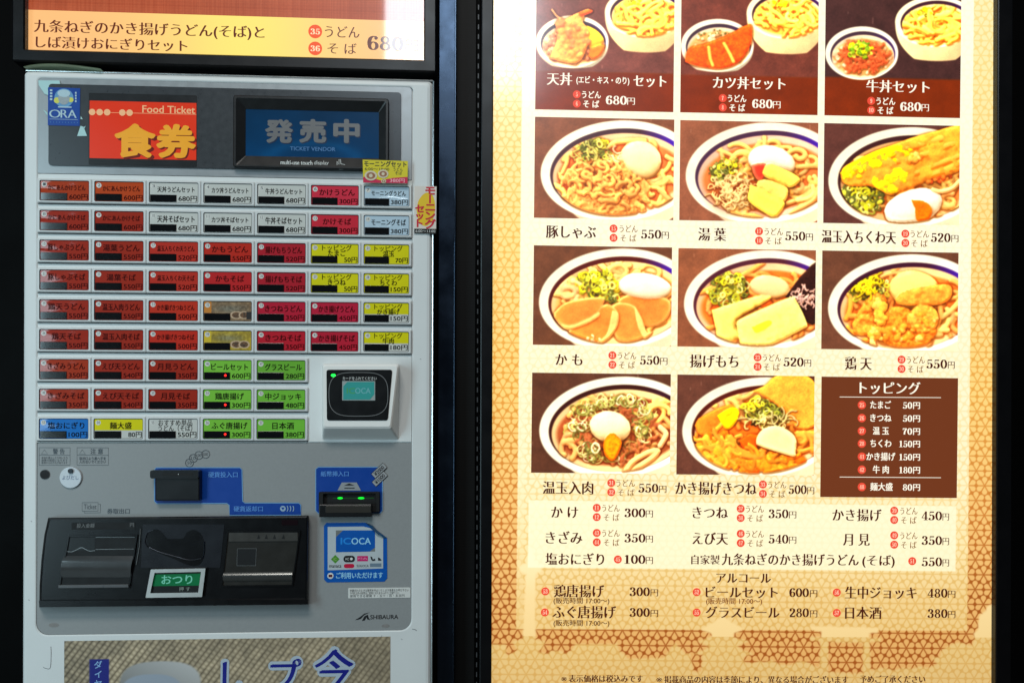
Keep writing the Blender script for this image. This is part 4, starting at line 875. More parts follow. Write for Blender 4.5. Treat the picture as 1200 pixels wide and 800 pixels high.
# blue screen: a lit panel, brighter at its foot
h_, w_s = 60, 170; yy, xx = np.mgrid[0:h_, 0:w_s]; rg = np.random.default_rng(2)
im = np.array((8, 58, 96))*(1-(yy/h_)[..., None]*.35)+np.array((8, 80, 140))*(yy/h_)[..., None]*.35; im = im*(1+.2*fbm(rg, h_, w_s, 30)[..., None])
r_ = np.hypot((xx-85)/70, (yy-62)/26); im += (np.exp(-((r_-.8)/.18)**2)*22)[..., None]*np.array((.1, .7, 1))
sco = grid_print('blue_screen', P, s4, im, .0014, print_mat('screen_blue', .36, .3, .1, .05, .08), bzo)
t_ = MB(); gy = mat('screen_grey', (120, 124, 126),   .3, emis=.30, coat=.25); dn = mat('screen_navy', (12, 40, 74), .3, emis=.4, coat=.6)
for s, a, b in (('発', 312, 342), ('売', 352, 381), ('中', 392, 420)):
    text(t_, P, s, a+1.2, b+1.2, 155.6, 27, .0016, HEAVY, dn); text(t_, P, s, a, b, 154.4, 27, .0019, HEAVY, gy)
text(t_, P, 'TICKET VENDOR', 340, 393, 174.6, 4.6, .0019, BOLD, mat('screen_pale_blue', (70, 120, 170), .3, emis=.5), cap=True)
t_.build('lettering', sco)
t_ = MB(); wi = mat('white_print', (214, 216, 212), .5); text(t_, P, 'multi-use touch', 329, 366, 190.8, 5.6, .0078, BOLD, wi, cap=True); text(t_, P, 'display', 368, 385, 191.5, 6, .0078, REG, wi, cap=True, slant=.2)
hand = [(395, 189), (395, 196), (398, 198.5), (403, 198.3), (404, 193), (399.5, 192.2), (399, 187), (397.3, 187), (397.3, 193)]
t_.stroke(P.pts(hand, .0075), .0008, .0075, True); t_.build('display_caption', bzo)
# ---------------------------------------------------------------- ticket buttons
XS = [42.8, 107, 171, 235, 298, 361, 423, 482.3]; HBT = .0035
US = [P.uv(x, 370, HBT)[0] for x in XS]
def rowv(r): return P.uv(45, 208.7+34.9*r, HBT)[1], P.uv(45, 237.2+34.9*r, HBT)[1]
RED, DRED, WHT, PNK, YEL, GRN, BLU, CYW = (156, 36, 12), (172, 24, 40), (196, 198, 192), (206, 44, 66), (214, 206, 8), (120, 190, 60), (22, 110, 190), (178, 200, 214)
B = [
 [('かにあんかけうどん', '600円', (168, 54, 14)), ('かにあんかけうどん', '600円', (184, 66, 18)), ('天丼うどんセット', '680円', WHT), ('カツ丼うどんセット', '680円', WHT), ('牛丼うどんセット', '680円', WHT), ('かけうどん', '300円', PNK), ('モーニングうどん', '380円', CYW)],
 [('かにあんかけそば', '600円', RED), ('かにあんかけそば', '600円', RED), ('天丼そばセット', '680円', WHT), ('カツ丼そばセット', '680円', WHT), ('牛丼そばセット', '680円', WHT), ('かけそば', '300円', (200, 38, 56)), ('モーニングそば', '380円', CYW)],
 [('豚しゃぶうどん', '550円', RED), ('湯葉うどん', '550円', RED), ('温玉入ちくわ天うどん', '520円', (184, 44, 28)), ('かもうどん', '550円', (186, 38, 22)), ('揚げもちうどん', '520円', DRED), ('トッピング/たまご', '50円', YEL), ('トッピング/温玉', '70円', YEL)],
 [('豚しゃぶそば', '550円', RED), ('湯葉そば', '550円', RED), ('温玉入ちくわ天そば', '520円', (184, 44, 28)), ('かもそば', '550円', (188, 32, 34)), ('揚げもちそば', '520円', DRED), ('トッピング/きつね', '50円', YEL), ('トッピング/ちくわ', '150円', YEL)],
 [('鶏天うどん', '550円', RED), ('温玉入肉うどん', '550円', RED), ('かき揚げきつねうどん', '500円', (190, 46, 22)), ('', '', 'PIC1'), ('きつねうどん', '350円', (182, 24, 50)), ('かき揚げうどん', '450円', (186, 26, 56)), ('トッピング/かき揚げ', '150円', 'YW')],
 [('鶏天そば', '550円', RED), ('温玉入肉そば', '550円', RED), ('かき揚げきつねそば', '500円', (190, 40, 20)), ('', '', 'PIC2'), ('きつねそば', '350円', (186, 24, 42)), ('かき揚げそば', '450円', (184, 26, 50)), ('トッピング/牛肉', '180円', 'YW')],
 [('きざみうどん', '350円', (164, 48, 14)), ('えび天うどん', '540円', RED), ('月見うどん', '350円', RED), ('ビールセット', '600円', GRN), ('グラスビール', '280円', (104, 170, 52))],
 [('きざみそば', '350円', (160, 44, 14)), ('えび天そば', '540円', RED), ('月見そば', '350円', RED), ('鶏唐揚げ', '300円', GRN), ('中ジョッキ', '480円', (110, 182, 56))],
 [('塩おにぎり', '100円', BLU), ('麺大盛', '80円', 'YW'), ('おすすめ単品/うどん（そば）', '550円', WHT), ('ふぐ唐揚げ', '300円', GRN), ('日本酒', '380円', (112, 186, 58))]]
NUMS = {}
house = mat('housing_grey', (204, 207, 206), .4, var=.03); gasket = mat('gasket_dark', (52, 54, 56), .5)
lampm = mat('lamp_window', (10, 10, 11), .12, coat=1.0, var=.2); btnink = mat('button_ink', (14, 10, 9), .5, spec=.05); redink = mat('dark_red_ink', (62, 5, 4), .5, spec=.05); led = mat('led_red', (255, 30, 20), .4, emis=3.0)
cover = glass('clear_cover', 1.42, (1, 1, 1), .05)
def label_mat(c): return mat('label_%d_%d_%d' % c, c, .5, var=.05, scale=80, spec=.12, coat=.7, wavy=.0022)
HL = .0026
cache = {}
no = 0
for r, row in enumerate(B):
    vt_, vb_ = rowv(r)
    if r == 8: vb_ -= 0
    for c, (nm, pr, colr) in enumerate(row):
        no += 1; ul, ur = US[c]+.0002, US[c+1]-.0002; o = ((ul+ur)/2, -HBT, (vt_+vb_)/2); hw, hv = (ur-ul)/2, (vt_-vb_)/2
        key = round(hw, 4)
        if key not in cache:
            a = .0042; w4 = (-hw+a, -hv+.0035, hw-a, hv-.0034)
            q = MB(); q.use(house); q.loft([rr(-hw, -hv, hw, hv, .0012, -HBT-.0016, 5), rr(-hw, -hv, hw, hv, .0012, -.0012, 5), rr(-hw+.0012, -hv+.0012, hw-.0012, hv-.0012, .0012, 0, 5), rr(w4[0]-.0008, w4[1]-.0008, w4[2]+.0008, w4[3]+.0008, .0022, 0, 5)], False, False)
            q.use(gasket); q.loft([rr(w4[0]-.0008, w4[1]-.0008, w4[2]+.0008, w4[3]+.0008, .0022, 0, 5), rr(*w4, .0018, -.0006, 5), rr(*w4, .0018, -.0022, 5)], False, False)
            ob = q.build('ticket_button', mach, (0, 0, 0)); q2 = MB(); q2.use(lampm).plate((w4[0]+.0008, w4[1]+.0006, w4[0]+(w4[2]-w4[0])*.555, w4[1]+.0006+hv*.58), .0004, -.0010, -.0002, .0002)
            lw = q2.build('lamp_window', ob, (0, 0, 0)); cache[key] = (ob.data, lw.data, w4); bpy.data.objects.remove(lw); bpy.data.objects.remove(ob)
        dh, dl, w4 = cache[key]
        btn = link(dh, 'ticket_button', mach, (o[0], o[1], o[2])); link(dl, 'lamp_window', btn, o)
        L4 = (o[0]+w4[0]+.0001, o[2]+w4[1]+.0001, o[0]+w4[2]-.0001, o[2]+w4[3]-.0001); W_ = L4[2]-L4[0]; H_ = L4[3]-L4[1]
        lab = MB(); hl = HBT-.0012
        if colr == 'YW':
            sp = L4[1]+H_*.42; lab.use(label_mat(YEL)).plate((L4[0], sp, L4[2], L4[3]), .0006, hl-.0008, hl); lab.use(label_mat(WHT)).plate((L4[0], L4[1], L4[2], sp-.0001), .0006, hl-.0008, hl)
            btn['label'] = 'yellow and white ticket button'
        elif isinstance(colr, str):
            yy, xx = np.mgrid[0:44, 0:100]; rg = np.random.default_rng(len(colr)*7+r); n1 = fbm(rg, 44, 100, 12)[..., None]; n2 = fbm(rg, 44, 100, 4)[..., None]
            base = np.array((120, 92, 60)) if colr == 'PIC1' else np.array((168, 140, 20)); im = base*(1+.5*n1)+np.array((60, 60, 60))*n2
            gy_ = np.exp(-((xx-52)/32)**2-((yy-16)/9)**2)[..., None]; im = im*(1-gy_*.75)+np.array((116, 114, 100))*(1+.8*n2)*gy_*.75
            for (ex, ey, ea) in ((68, 30, 14), (84, 30, 12)):
                rr_ = np.hypot((xx-ex)/ea, (yy-ey)/9); im = np.where((abs(rr_-.85) < .13)[..., None], np.array((190, 160, 130)), im); im = np.where((rr_ < .7)[..., None], np.array((90, 60, 34))*(1+n2*1.4), im)
            im = np.where((xx < 16)[..., None] & (yy < 26)[..., None], np.array((196, 120, 20)) if colr == 'PIC1' else np.array((206, 176, 10)), im)
            if colr == 'PIC1': im = np.where(((xx > 88) & (yy < 40) & (yy > 22))[..., None], np.array((30, 20, 16)), im)
            MATS.setdefault('btn_print', print_mat('button_print', 0, .45, .3))
            grid_print('label_card', P, L4, np.clip(im, 0, 255), hl, MATS['btn_print'], btn); btn['label'] = 'ticket button with a dish photo on its label'
        else:
            lab.use(label_mat(colr)).plate(L4, .0012, hl-.0008, hl)
            btn['label'] = {RED: 'red', WHT: 'white', YEL: 'yellow', BLU: 'blue', CYW: 'pale blue white', PNK: 'pink'}.get(colr, 'green' if colr[1] > 150 else 'red')+' ticket button'
        # lettering is set on a throwaway plane whose pixels are the label's own
        class LP:
            @staticmethod
            def uv(x, y, h=0): return L4[0]+x/57*W_, L4[3]-y/25*H_
            @staticmethod
            def scale(x, y): return W_/57
        tx_ = MB(); isred = not isinstance(colr, str) and colr[0] > 150 and colr[1] < 70 and colr[2] < 70
        tm = redink if isred else btnink; ht = hl+.00015
        if nm:
            parts = nm.split('/'); st = BOLD if not isred else BOLD
            if len(parts) == 1: w = min(44, max(17, 8.6*len(nm))); text(tx_, LP, nm, 31-w/2, 31+w/2, 8.6, 8.4 if len(nm) < 8 else 7, ht, st, tm)
            else:
                for k, s in enumerate(parts): w = min(40, 7.2*len(s)); text(tx_, LP, s, 31-w/2, 31+w/2, 4.8+7*k, 7.6, ht, SEMI if len(s) > 4 else BOLD, tm)
            w = 6.0*len(pr)-2; text(tx_, LP, pr, 56-w, 56, 20, 7.4, ht, BOLD, tm)
        lo_ = lab.build('label_card', btn) if lab.f else None
        tx_.use(mat('number_white', (206, 206, 200), .4)).disc(L4[0]+.0052*1.0, L4[3]-.0052, .0037, ht, 14)
        text(tx_, LP, str(no), 3.0, 6.2, 4.3, 3.4, ht+.0001, REG, inkg, cap=True)
        tx_.build('lettering', btn)
        if nm in ('ビールセット', '鶏唐揚げ', 'ふぐ唐揚げ'):
            q = MB(); q.use(led).disc(L4[0]+W_*.46, L4[1]+H_*.22, .0017, HBT+.0003, 8); q.build('sold_light', btn)
# dark seams under every row
sm = MB(); sm.use(gasket)
for r in range(9):
    vb_ = rowv(r)[1]; sm.plate((US[0], vb_-.0014, US[7] if r < 6 else US[5], vb_-.0002), .0002, -.0015, .0006)
sm.build('row_seam', mach)
# ---------------------------------------------------------------- card reader
rp = MB(); rp.use(shell).plate(P.rect(361.5, 418, 482.3, 517.5, 0), .001, -.0015, -.0002, .0004); rp.build('reader_panel', mach)
def quad(P4, h, r=.003, n=5):
    q = [np.array(P.uv(x, y, h)) for x, y in P4]; out = []                        # rounded quadrilateral, from lower left, counter clockwise
    for i in range(4):
        p, a, b = q[i], q[i-1], q[(i+1) % 4]; da = (a-p)/np.linalg.norm(a-p); db = (b-p)/np.linalg.norm(b-p)
        for k in range(n): t = k/(n-1); w0, w1, w2 = (1-t)**2, 2*t*(1-t), t*t; e = w0*(p+da*r)+w1*p+w2*(p+db*r); out.append((e[0], -h, e[1]))
    return out
rd_ = MB(); rd_.use(white)
rd_.loft([quad([(377.5, 514.5), (467.5, 515), (467.5, 426.5), (377.5, 426)], -.0002), quad([(377.5, 512), (466, 512.5), (468, 427), (377.5, 426.5)], .004), quad([(378.5, 502), (458.5, 502), (467.5, 427), (378, 427)], .026, .004), quad([(380, 499.5), (457, 499.5), (465.5, 429), (379.5, 429)], .028, .004)])
rdo = rd_.build('card_reader', mach)
q = MB(); q.use(mat('reader_black', (10, 11, 12), .35, coat=.3)).loft([quad([(383, 492.5), (454.5, 492.5), (459.8, 433), (382.5, 433)], h, .004) for h in (.0281, .0288)]); rf = q.build('reader_face', rdo)
q = MB(); q.use(mat('reader_ring', (120, 122, 122), .4)); cx, cy = 420, 461.8
q.stroke(P.pts([(cx+34.6*math.copysign(abs(math.cos(a))**.55, math.cos(a)), cy+25.6*math.copysign(abs(math.sin(a))**.7, math.sin(a))) for a in np.linspace(0, 6.2, 48)], .029), .0008, .029, True); q.build('ring_line', rf)
q = MB(); HR = .0291; q.use(mat('card_grey', (150, 160, 158), .4)).plate(P.rect(401, 446.3, 439.6, 469, HR), .0004, .0288, HR)
q.use(mat('card_teal', (48, 150, 146), .4, emis=.45)).prism(P.pts([(402.2, 468), (402.2, 452.5), (407, 447.3), (438.6, 447.3), (438.6, 462), (433.5, 468)][::-1], HR+.0003), HR, HR+.0003)
text(q, P, 'IC', 406.5, 416, 457.7, 6.4, HR+.0005, BOLD, mat('card_green', (90, 190, 110), .4, emis=.2), cap=True); text(q, P, 'OCA', 416.5, 434, 457.7, 6.4, HR+.0005, BOLD, mat('card_pale', (130, 210, 216), .4, emis=.2), cap=True); q.build('card_mark', rf)
q = MB(); text(q, P, 'カードをふれてください', 402, 441, 443.3, 4.4, HR, REG, wi); q.build('lettering', rf)
q = MB(); q.use(mat('led_green', (20, 255, 60), .4, emis=4.0)); u, v = P.uv(390.6, 439.6, HR); q.disc(u, v, .0032, HR, 12, ry=.002); q.build('ready_light', rf)
# ---------------------------------------------------------------- coin slot, bill slot, prints on the lower panel
blue = mat('blue_print', (3, 60, 146), .4, var=.08, scale=60); pblue = mat('pale_blue_line', (108, 156, 196), .4); lblue = mat('blue_lettering', (86, 140, 210), .4)
H0 = -.0012
def outlined(poly, name):
    q = MB(); c = np.array(poly).mean(0); ring_ = P.pts(poly, H0+.0006)
    q.use(blue).prism(ring_[::-1], H0, H0+.0006); q.use(pblue).stroke(ring_, .0012, H0+.0008, True); return q.build(name, mach)
cb = outlined([(183, 547.6), (281, 547.6), (283.6, 550), (284.4, 587), (287, 589), (350, 589), (352.6, 591.5), (352.8, 603.2), (269, 603.4), (268.6, 591.5), (266, 589.5), (184, 589.8), (181, 587), (181, 550)], 'coin_plate')
q = MB(); text(q, P, '硬貨投入口', 244, 278.5, 556, 6.8, 0, BOLD, lblue); text(q, P, '硬貨返却口', 274, 308, 596, 6.6, 0, BOLD, lblue)
u, v = P.uv(331.5, 595.6, 0); q.use(mat('pale_print', (150, 176, 196), .4)).disc(u, v, 3.4*K, 0, 16)
for k in range(3): q.stroke(P.pts([(335.6+3.4*k+1.8*math.cos(a), 595.6+3.4*math.sin(a)) for a in np.linspace(-1.2, 1.2, 7)], 0), .0011, 0)
q.use(blue).poly(P.pts([(331.5, 597.4), (333.6, 594.2), (329.4, 594.2)], .0002), .0002); q.build('lettering', cb)
cs = MB(); cs.use(blk).plate(P.rect(181.5, 551, 234, 586.5, .012), .002, H0+.0006, .012, .002); cs.loft([rr(*P.rect(176.3, 550.6, 233, 560.2, .014), .003, h) for h in (.004, .016)]); cso = cs.build('coin_slot', mach)
q = MB(); q.use(blkm).plate(P.rect(190, 553.8, 226, 557.2, .016), .0008, .0155, .0163); q.use(white); u, v = P.uv(209, 555.4, .0166); q.disc(u, v, .0006, .0166, 8); q.build('slot_mouth', cso)
q = MB()
for x, y, s in ((222, 542, '50'), (226.5, 536.6, '10'), (233, 533.2, '100'), (241, 531.9, '500')):
    u, v = P.uv(x, y, H0+.0003); q.use(inkg); q.stroke([(u+4.7*K*math.cos(a), v+4.7*K*math.sin(a)) for a in np.linspace(0, 6.28, 22)[:-1]], .0007, H0+.0003+.00002*x/10, True); text(q, P, s, x-2.6, x+2.6, y, 3.6, H0+.0003, REG, inkg, cap=True)
q.build('coin_icon', lpo)
bb = outlined([(373, 547), (446, 547), (448.2, 549.5), (448.2, 598), (445.5, 601), (373, 601), (370, 598), (370, 549.5)], 'bill_plate')
q = MB(); text(q, P, '紙幣挿入口', 376, 408.6, 555, 6.4, 0, BOLD, lblue); q.use(mat('grey_print', (140, 146, 150), .5)).poly(P.pts([(395.5, 574.4), (423, 574.4), (418, 565), (400.5, 565)], .0001), .0001)
q.use(inkb).poly(P.pts([(403, 568.6), (415.5, 568.6), (409.2, 566)], .0003), .0003); q.stroke(P.pts([(403.5, 571.6), (415.5, 571.6)], .0003), .0014, .0003); q.build('lettering', bb)
for (x, y, s) in ((445, 560.8, '¥1000'), (444.2, 551.2, '¥2000')):
    a = math.radians(43); k = 9.3; c_, s_ = math.cos(a), math.sin(a); z = .0001+(.0006 if '2' in s else 0)
    cr = [(x+dx*c_-dy*s_*-1*0-dy*-s_*0+dy*s_*0+ (dy*s_), y-dx*s_+dy*c_) for dx, dy in ((-k, 3.6), (k, 3.6), (k, -3.6), (-k, -3.6))]
    q = MB(); q.use(mat('note_grey', (150, 154, 156), .5)).poly(P.pts(cr, z), z); q.use(inkb).stroke(P.pts(cr, z+.0001), .0008, z+.0001, True); text(q, P, s, x-7, x+7, y, 4.6, z+.0002, BOLD, inkb, cap=True, rot=a); q.build('note_icon', lpo)
bs_ = MB(); bs_.use(blkm); o4 = P.rect(373.3, 576.2, 445, 600, .006); w4 = P.rect(379, 578.5, 440, 591, .006)
bs_.frame(o4, w4, .0015, .0008, H0+.0006, .006, H0+.0004, bev=.0008); bs_.use(blk).plate(P.rect(373.6, 590.5, 435.6, 605.6, .014), .001, .004, .014, .0015); bso = bs_.build('bill_slot', mach)
q = MB(); q.use(blkm).poly([(w4[0], w4[1]), (w4[2], w4[1]), (w4[2], w4[3]), (w4[0], w4[3])], H0+.0009); q.use(mat('led_green', (20, 255, 60)))
q.use(mat('led_green_dim', (10, 220, 40), .4, emis=1.8))
for x, w in ((398.6, 3.2), (423.2, 3.9)): u, v = P.uv(x, 583.3, H0+.0012); q.disc(u, v, w*K, H0+.0013, 14, ry=1.3*K)
q.use(mat('led_green_faint', (4, 80, 16), .4, emis=.6)).stroke(P.pts([(390, 583.4), (438, 583.2)], H0+.0011), .0009, H0+.0011); q.build('guide_light', bso)
q = MB(); q.use(mat('smoked_plastic', (52, 50, 46), .2, coat=1)).plate(P.rect(381.5, 592.4, 434.6, 600.4, .0145), .0006, .014, .0147, .0003); q.build('slot_lip', bso)
# reader card sticker
ss = MB(); S0 = H0+.0007; sb = mat('sticker_blue', (4, 84, 170), .35, coat=.5, var=.08)
ss.use(sb).prism(P.pts([(383, 682), (379.8, 678.5), (379.5, 616), (382.5, 612.3), (428, 612), (437, 616), (443, 622), (453.5, 630), (453.8, 677), (450.5, 681)], S0), H0, S0)
sso = ss.build('card_sticker', lpo); q = MB(); S1 = S0+.0002
q.use(mat('sticker_white', (176, 186, 190), .4)).poly(P.pts([(384, 667.8), (449, 665.6), (449, 628), (441, 624), (434, 618.5), (426, 616.5), (384, 617)], S1), S1)
q.use(mat('card_grey2', (112, 116, 114), .4)).poly(P.pts([(393.6, 646.6), (439.5, 645.8), (439.5, 621), (393.6, 621)], S1+.0001), S1+.0001)
q.use(sb).poly(P.pts([(393.6, 646.6), (433, 645.9), (439.5, 641), (439.5, 621), (402, 621), (393.6, 629)], S1+.0002), S1+.0002)
text(q, P, 'IC', 399.5, 411, 633.6, 7.6, S1+.0004, HEAVY, mat('sticker_mid_blue', (30, 130, 214), .4), cap=True); text(q, P, 'OCA', 412, 434.5, 633.6, 7.6, S1+.0004, BOLD, mat('sticker_sky', (150, 208, 236), .4), cap=True)
u, v = P.uv(392.9, 654.8, S1); d = 5.2*K; q.use(mat('leaf_green', (74, 138, 44), .4)).poly([(u-d, v), (u, v-d), (u+d, v), (u, v+d)], S1+.0001); text(q, P, 'IC', 391, 394.6, 654.8, 3.4, S1+.0003, REG, mat('leaf_pale', (150, 190, 110), .4), cap=True)
q.use(inkb).plate(P.rect(402.4, 650.6, 416, 658.4, S1), .0046, S0, S1+.0001); text(q, P, 'IC', 405, 409, 654.5, 2.6, S1+.0003, REG, wi, cap=True); u, v = P.uv(411.8, 654.4, S1); q.use(wi).disc(u, v, .002, S1+.0003, 10)
q.use(mat('magenta', (190, 20, 100), .4)).plate(P.rect(418.6, 651, 431.2, 657.2, S1), .0006, S0, S1+.0001); text(q, P, 'PiTaPa', 420, 430, 654.1, 2.4, S1+.0003, REG, mat('magenta_pale', (240, 160, 190), .4), cap=True)
q.use(inkb).poly(P.pts([(434, 651.4), (436, 652), (437, 655), (439.5, 654), (440, 656.6), (436.5, 657), (434.6, 654.6)], S1+.0001), S1+.0001); q.poly(P.pts([(443, 656.4), (443, 652.6), (445, 653.4), (447, 655.6), (447, 656.6)], S1+.0001), S1+.0001)
text(q, P, 'manaca', 385.8, 400, 663.2, 2.8, S1+.0002, BOLD, inkb, cap=True); q.use(mat('pill_red', (186, 16, 60), .4)).plate(P.rect(403, 660.2, 415.2, 665.2, S1), .003, S0, S1+.0001)
text(q, P, 'SUGOCA', 418, 432, 662.6, 2.8, S1+.0002, BOLD, inkg, cap=True); q.use(mat('grey_blue', (104, 124, 140), .4)).plate(P.rect(433.6, 659.6, 447, 663.8, S1), .0003, S0, S1+.0001)
text(q, P, 'ご利用いただけます', 394, 448.6, 673.8, 7.4, S1, BOLD, mat('sticker_sky', (150, 208, 236), .4)); u, v = P.uv(387.2, 674.2, S1); q.use(wi).disc(u, v, 3.7*K, S1+.0001, 16); q.use(mat('dark_mark', (90, 30, 40), .4)).plate(P.rect(385, 672.8, 389.4, 675.8, S1), .0004, S1, S1+.0003)
q.build('sticker_print', sso)
q = MB(); q.use(mat('curl_blue', (30, 74, 110), .2, coat=1)); q.loft([[(*p_[:1], -(S0+hh_), p_[1]) for p_, hh_ in zip(P.pts(pp), hs)] for pp, hs in (([(428, 611.8), (437, 615.8), (443, 622), (453.6, 630)], (.0002, .0006, .0006, .0002)), ([(432, 615), (437, 619), (441.5, 624), (450, 630)], (.002, .005, .005, .002)))], False, False); q.build('sticker_curl', sso)
q = MB(); q.use(mat('label_white', (206, 208, 204), .45)).plate(P.rect(408, 688.4, 481, 700.4, 0), .001, H0, H0+.0008, .0002); wl_ = q.build('notice_label', lpo); q = MB()
for k, (s, a, b) in enumerate((('釣銭切れのときは販売を中止いたします係員をお呼び下さい', 410, 479), ('千円札以外の紙幣はご使用になれませんのでご注意下さい', 410, 468), ('使用できる硬貨 十・五十・百・五百円', 410, 474))): text(q, P, s, a, b, 691.3+3.2*k, 3.2, H0+.001, REG, inkb)
q.build('lettering', wl_)
# warning boxes, call tag, hole, ticket mark, maker's mark
q = MB(); q.use(inkg); HW = H0+.0003
for x0, x1, ttl, a, b, lines in ((45.8, 82, '警 告', 62, 75.6, ('本体を揺らしたり叩いたり', '故障の原因になります', '転倒するおそれがあります')), (90.2, 127, '注 意', 106, 120.6, ('取出口より奥へ手を', '入れないでください'))):
    q.use(inkg); q.stroke(P.pts([(x0, 524.2), (x1, 524.4), (x1, 544.8), (x0, 544.8)], HW), .0007, HW, True); q.stroke(P.pts([(x0, 533), (x1, 533.2)], HW+.00005), .0006, HW+.00005)
    q.stroke(P.pts([(x0+2.6, 531.8), (x0+9.8, 531.8), (x0+6.2, 526.6)], HW), .0006, HW, True); text(q, P, ttl, a, b, 528.8, 6.8, HW, BOLD, inkg)
    for k, s in enumerate(lines): text(q, P, s, x0+2.8, x1-3, (536.2 if len(lines) == 3 else 537)+(2.9 if len(lines) == 3 else 4)*k, 3 if len(lines) == 3 else 4, HW, REG if len(lines) == 3 else BOLD, inkg)
q.build('warning_print', lpo)
q = MB(); q.use(inkg); q.stroke(P.pts([(98.6, 598.8), (98.6, 600.6), (117.6, 600.4), (117.6, 590.4), (115.4, 590.4)], HW), .0006, HW); q.stroke(P.pts([(96.2, 588.6), (114.8, 588.4), (114.8, 598.4), (96.2, 598.6)], HW), .0007, HW, True)
text(q, P, 'Ticket', 98.2, 113, 593.4, 6, HW, REG, inkg, cap=True); text(q, P, '券取出口', 125.6, 152, 598.8, 6.4, HW, BOLD, inkg); q.build('ticket_mark', lpo)
q = MB(); u, v = P.uv(52.8, 555.6, H0); q.use(gasket).disc(u, v, 5.6*K, H0+.0012, 24, h0=H0); q.use(blkm).disc(u, v, 4.9*K, H0+.0016, 24); q.build('keyhole', lpo)
q = MB(); u, v = P.uv(82.4, 559.4, .002); q.use(mat('tag_white', (196, 204, 210), .3, coat=.6)).loft([[(u+r_*math.cos(a), -h, v+r_*math.sin(a)) for a in np.linspace(0, 6.28318, 33)[:-1]] for r_, h in ((12.6*K, H0), (12.6*K, .0012), (12*K, .002))]); tg = q.build('call_tag', mach)
q = MB(); text(q, P, 'よびだし', 73, 92, 559.4, 5.6, .0023, REG, mat('tag_ink', (84, 104, 140), .5)); q.build('lettering', tg); q = MB(); u, v = P.uv(82.5, 551.6, .004); q.use(mat('knob_dark', (40, 44, 48), .4, metal=.5)).disc(u, v, 2.8*K, .005, 14, h0=.002); q.build('pin', tg)
q = MB(); q.use(inkb); q.poly(P.pts([(416, 726), (421, 723), (427, 718.4), (433.4, 717), (427, 720), (423, 724.4), (420, 725.6)], HW), HW); q.poly(P.pts([(424, 727), (427, 721.6), (431, 719.6), (432, 723.5), (434, 726.2), (430.4, 725), (429.4, 722.6), (427.4, 726.4)], HW+.0001), HW+.0001)
text(q, P, 'SHIBAURA', 434, 466.6, 722.4, 5, HW, BOLD, inkb, cap=True); q.build('maker_mark', lpo)
# ---------------------------------------------------------------- ticket and change tray
HT_ = .016; tr = MB(); tr.use(mat('tray_plastic', (9, 9, 11), .3, var=.15, scale=60, spec=.3, coat=.25, bump=.03, bscale=900))
def trl(k, h): return [(a, -h, b) for a, b in P.pts([(46+k, 711-k), (360.5-k, 708-k), (361.5-k, 603.5+k), (56.5+k, 606.3+k), (52+k, 626), (48.5+k, 655), (46.4+k, 685)], h)]
tr.loft([trl(0, H0), trl(0, HT_-.003), trl(1.2, HT_-.0006), trl(2.6, HT_)]); tro = tr.build('dispenser_tray', mach)
q = MB(); q.use(MATS['tray_plastic']).loft([[(a, -h, b) for a, b in P.pts([(46, 711), (360.5, 707.6), (360.8, 702), (45.6, 703.4)], h)] for h in (HT_-.004, HT_+.004)]); q.build('tray_lip', tro)
def well(P4, name, depth, fm, im):
    """a recess rim standing on the tray face with a dark floor"""
    q = MB(); o_ = P.pts(P4, HT_+.002); c_ = np.array(o_).mean(0); inn = [tuple(c_+(np.array(p)-c_)*np.array((.965, .945))) for p in o_]
    q.use(fm); L = [[(a, -h, b) for a, b in pp] for pp, h in ((o_, HT_), (o_, HT_+.0022), (inn, HT_+.0022), (inn, HT_+.0004))]; q.loft(L, False, False)
    q.use(im).poly(inn, HT_+.0004); return q.build(name, tro)
hw_ = HT_+.0008; smoke = mat('smoked_flap', (58, 60, 61), .22, coat=1.0, var=.35, scale=30); line = mat('pale_edge', (128, 130, 130), .35, metal=.5)  # last one: pale grey for thin lines along the tray parts
tw = well([(68.5, 689), (152, 688.6), (161, 626.5), (80, 627)], 'ticket_window', .01, MATS['tray_plastic'], blkm)
q = MB(); q.use(smoke).loft([[(a, -(hw_+d_), b) for a, b in P.pts([(72+t*-2.2, 652+t*24), (153-t*3.2, 652+t*24)], hw_)] for t, d_ in ((0, .0), (.3, .004), (.6, .005), (.85, .003), (1, -.0002))], False, False) if False else None
fl_ = [P.pts([(74.6-3*t, 651+25*t), (156.6-3.4*t, 651+25*t)], hw_) for t in (0, .2, .45, .7, 1)]; dd = (0, .0035, .0055, .004, .0005)
k0 = q.add([(p[0], -(hw_+d_), p[1]) for r_, d_ in zip(fl_, dd) for p in r_]); q.use(smoke)
for i in range(4): q.face((k0+2*i+2, k0+2*i+3, k0+2*i+1, k0+2*i))
q.build('ticket_flap', tw, smooth=True)
q = MB(); q.use(mat('deep_grey', (4, 4, 5), .4)).poly(P.pts([(80, 645), (111, 644), (111.5, 629), (82, 629.4)], hw_), hw_); q.use(line).stroke(P.pts(spline([(77.5, 645.6), (84, 646), (90, 643.6), (95.5, 641.2), (100, 643.2), (105, 645.2), (111.4, 644.6)], 5), hw_+.0004), .0008, hw_+.0004)
q.stroke(P.pts([(112, 629.2), (158, 629)], hw_), .0006, hw_); q.stroke(P.pts([(112, 643.4), (157, 642.8)], hw_), .0006, hw_); q.use(mat('lip_grey', (84, 86, 88), .3)).plate(P.rect(68.6, 684.6, 150.8, 688.2, hw_+.002), .0004, hw_, hw_+.0035, .0006); q.build('ticket_guide', tw)
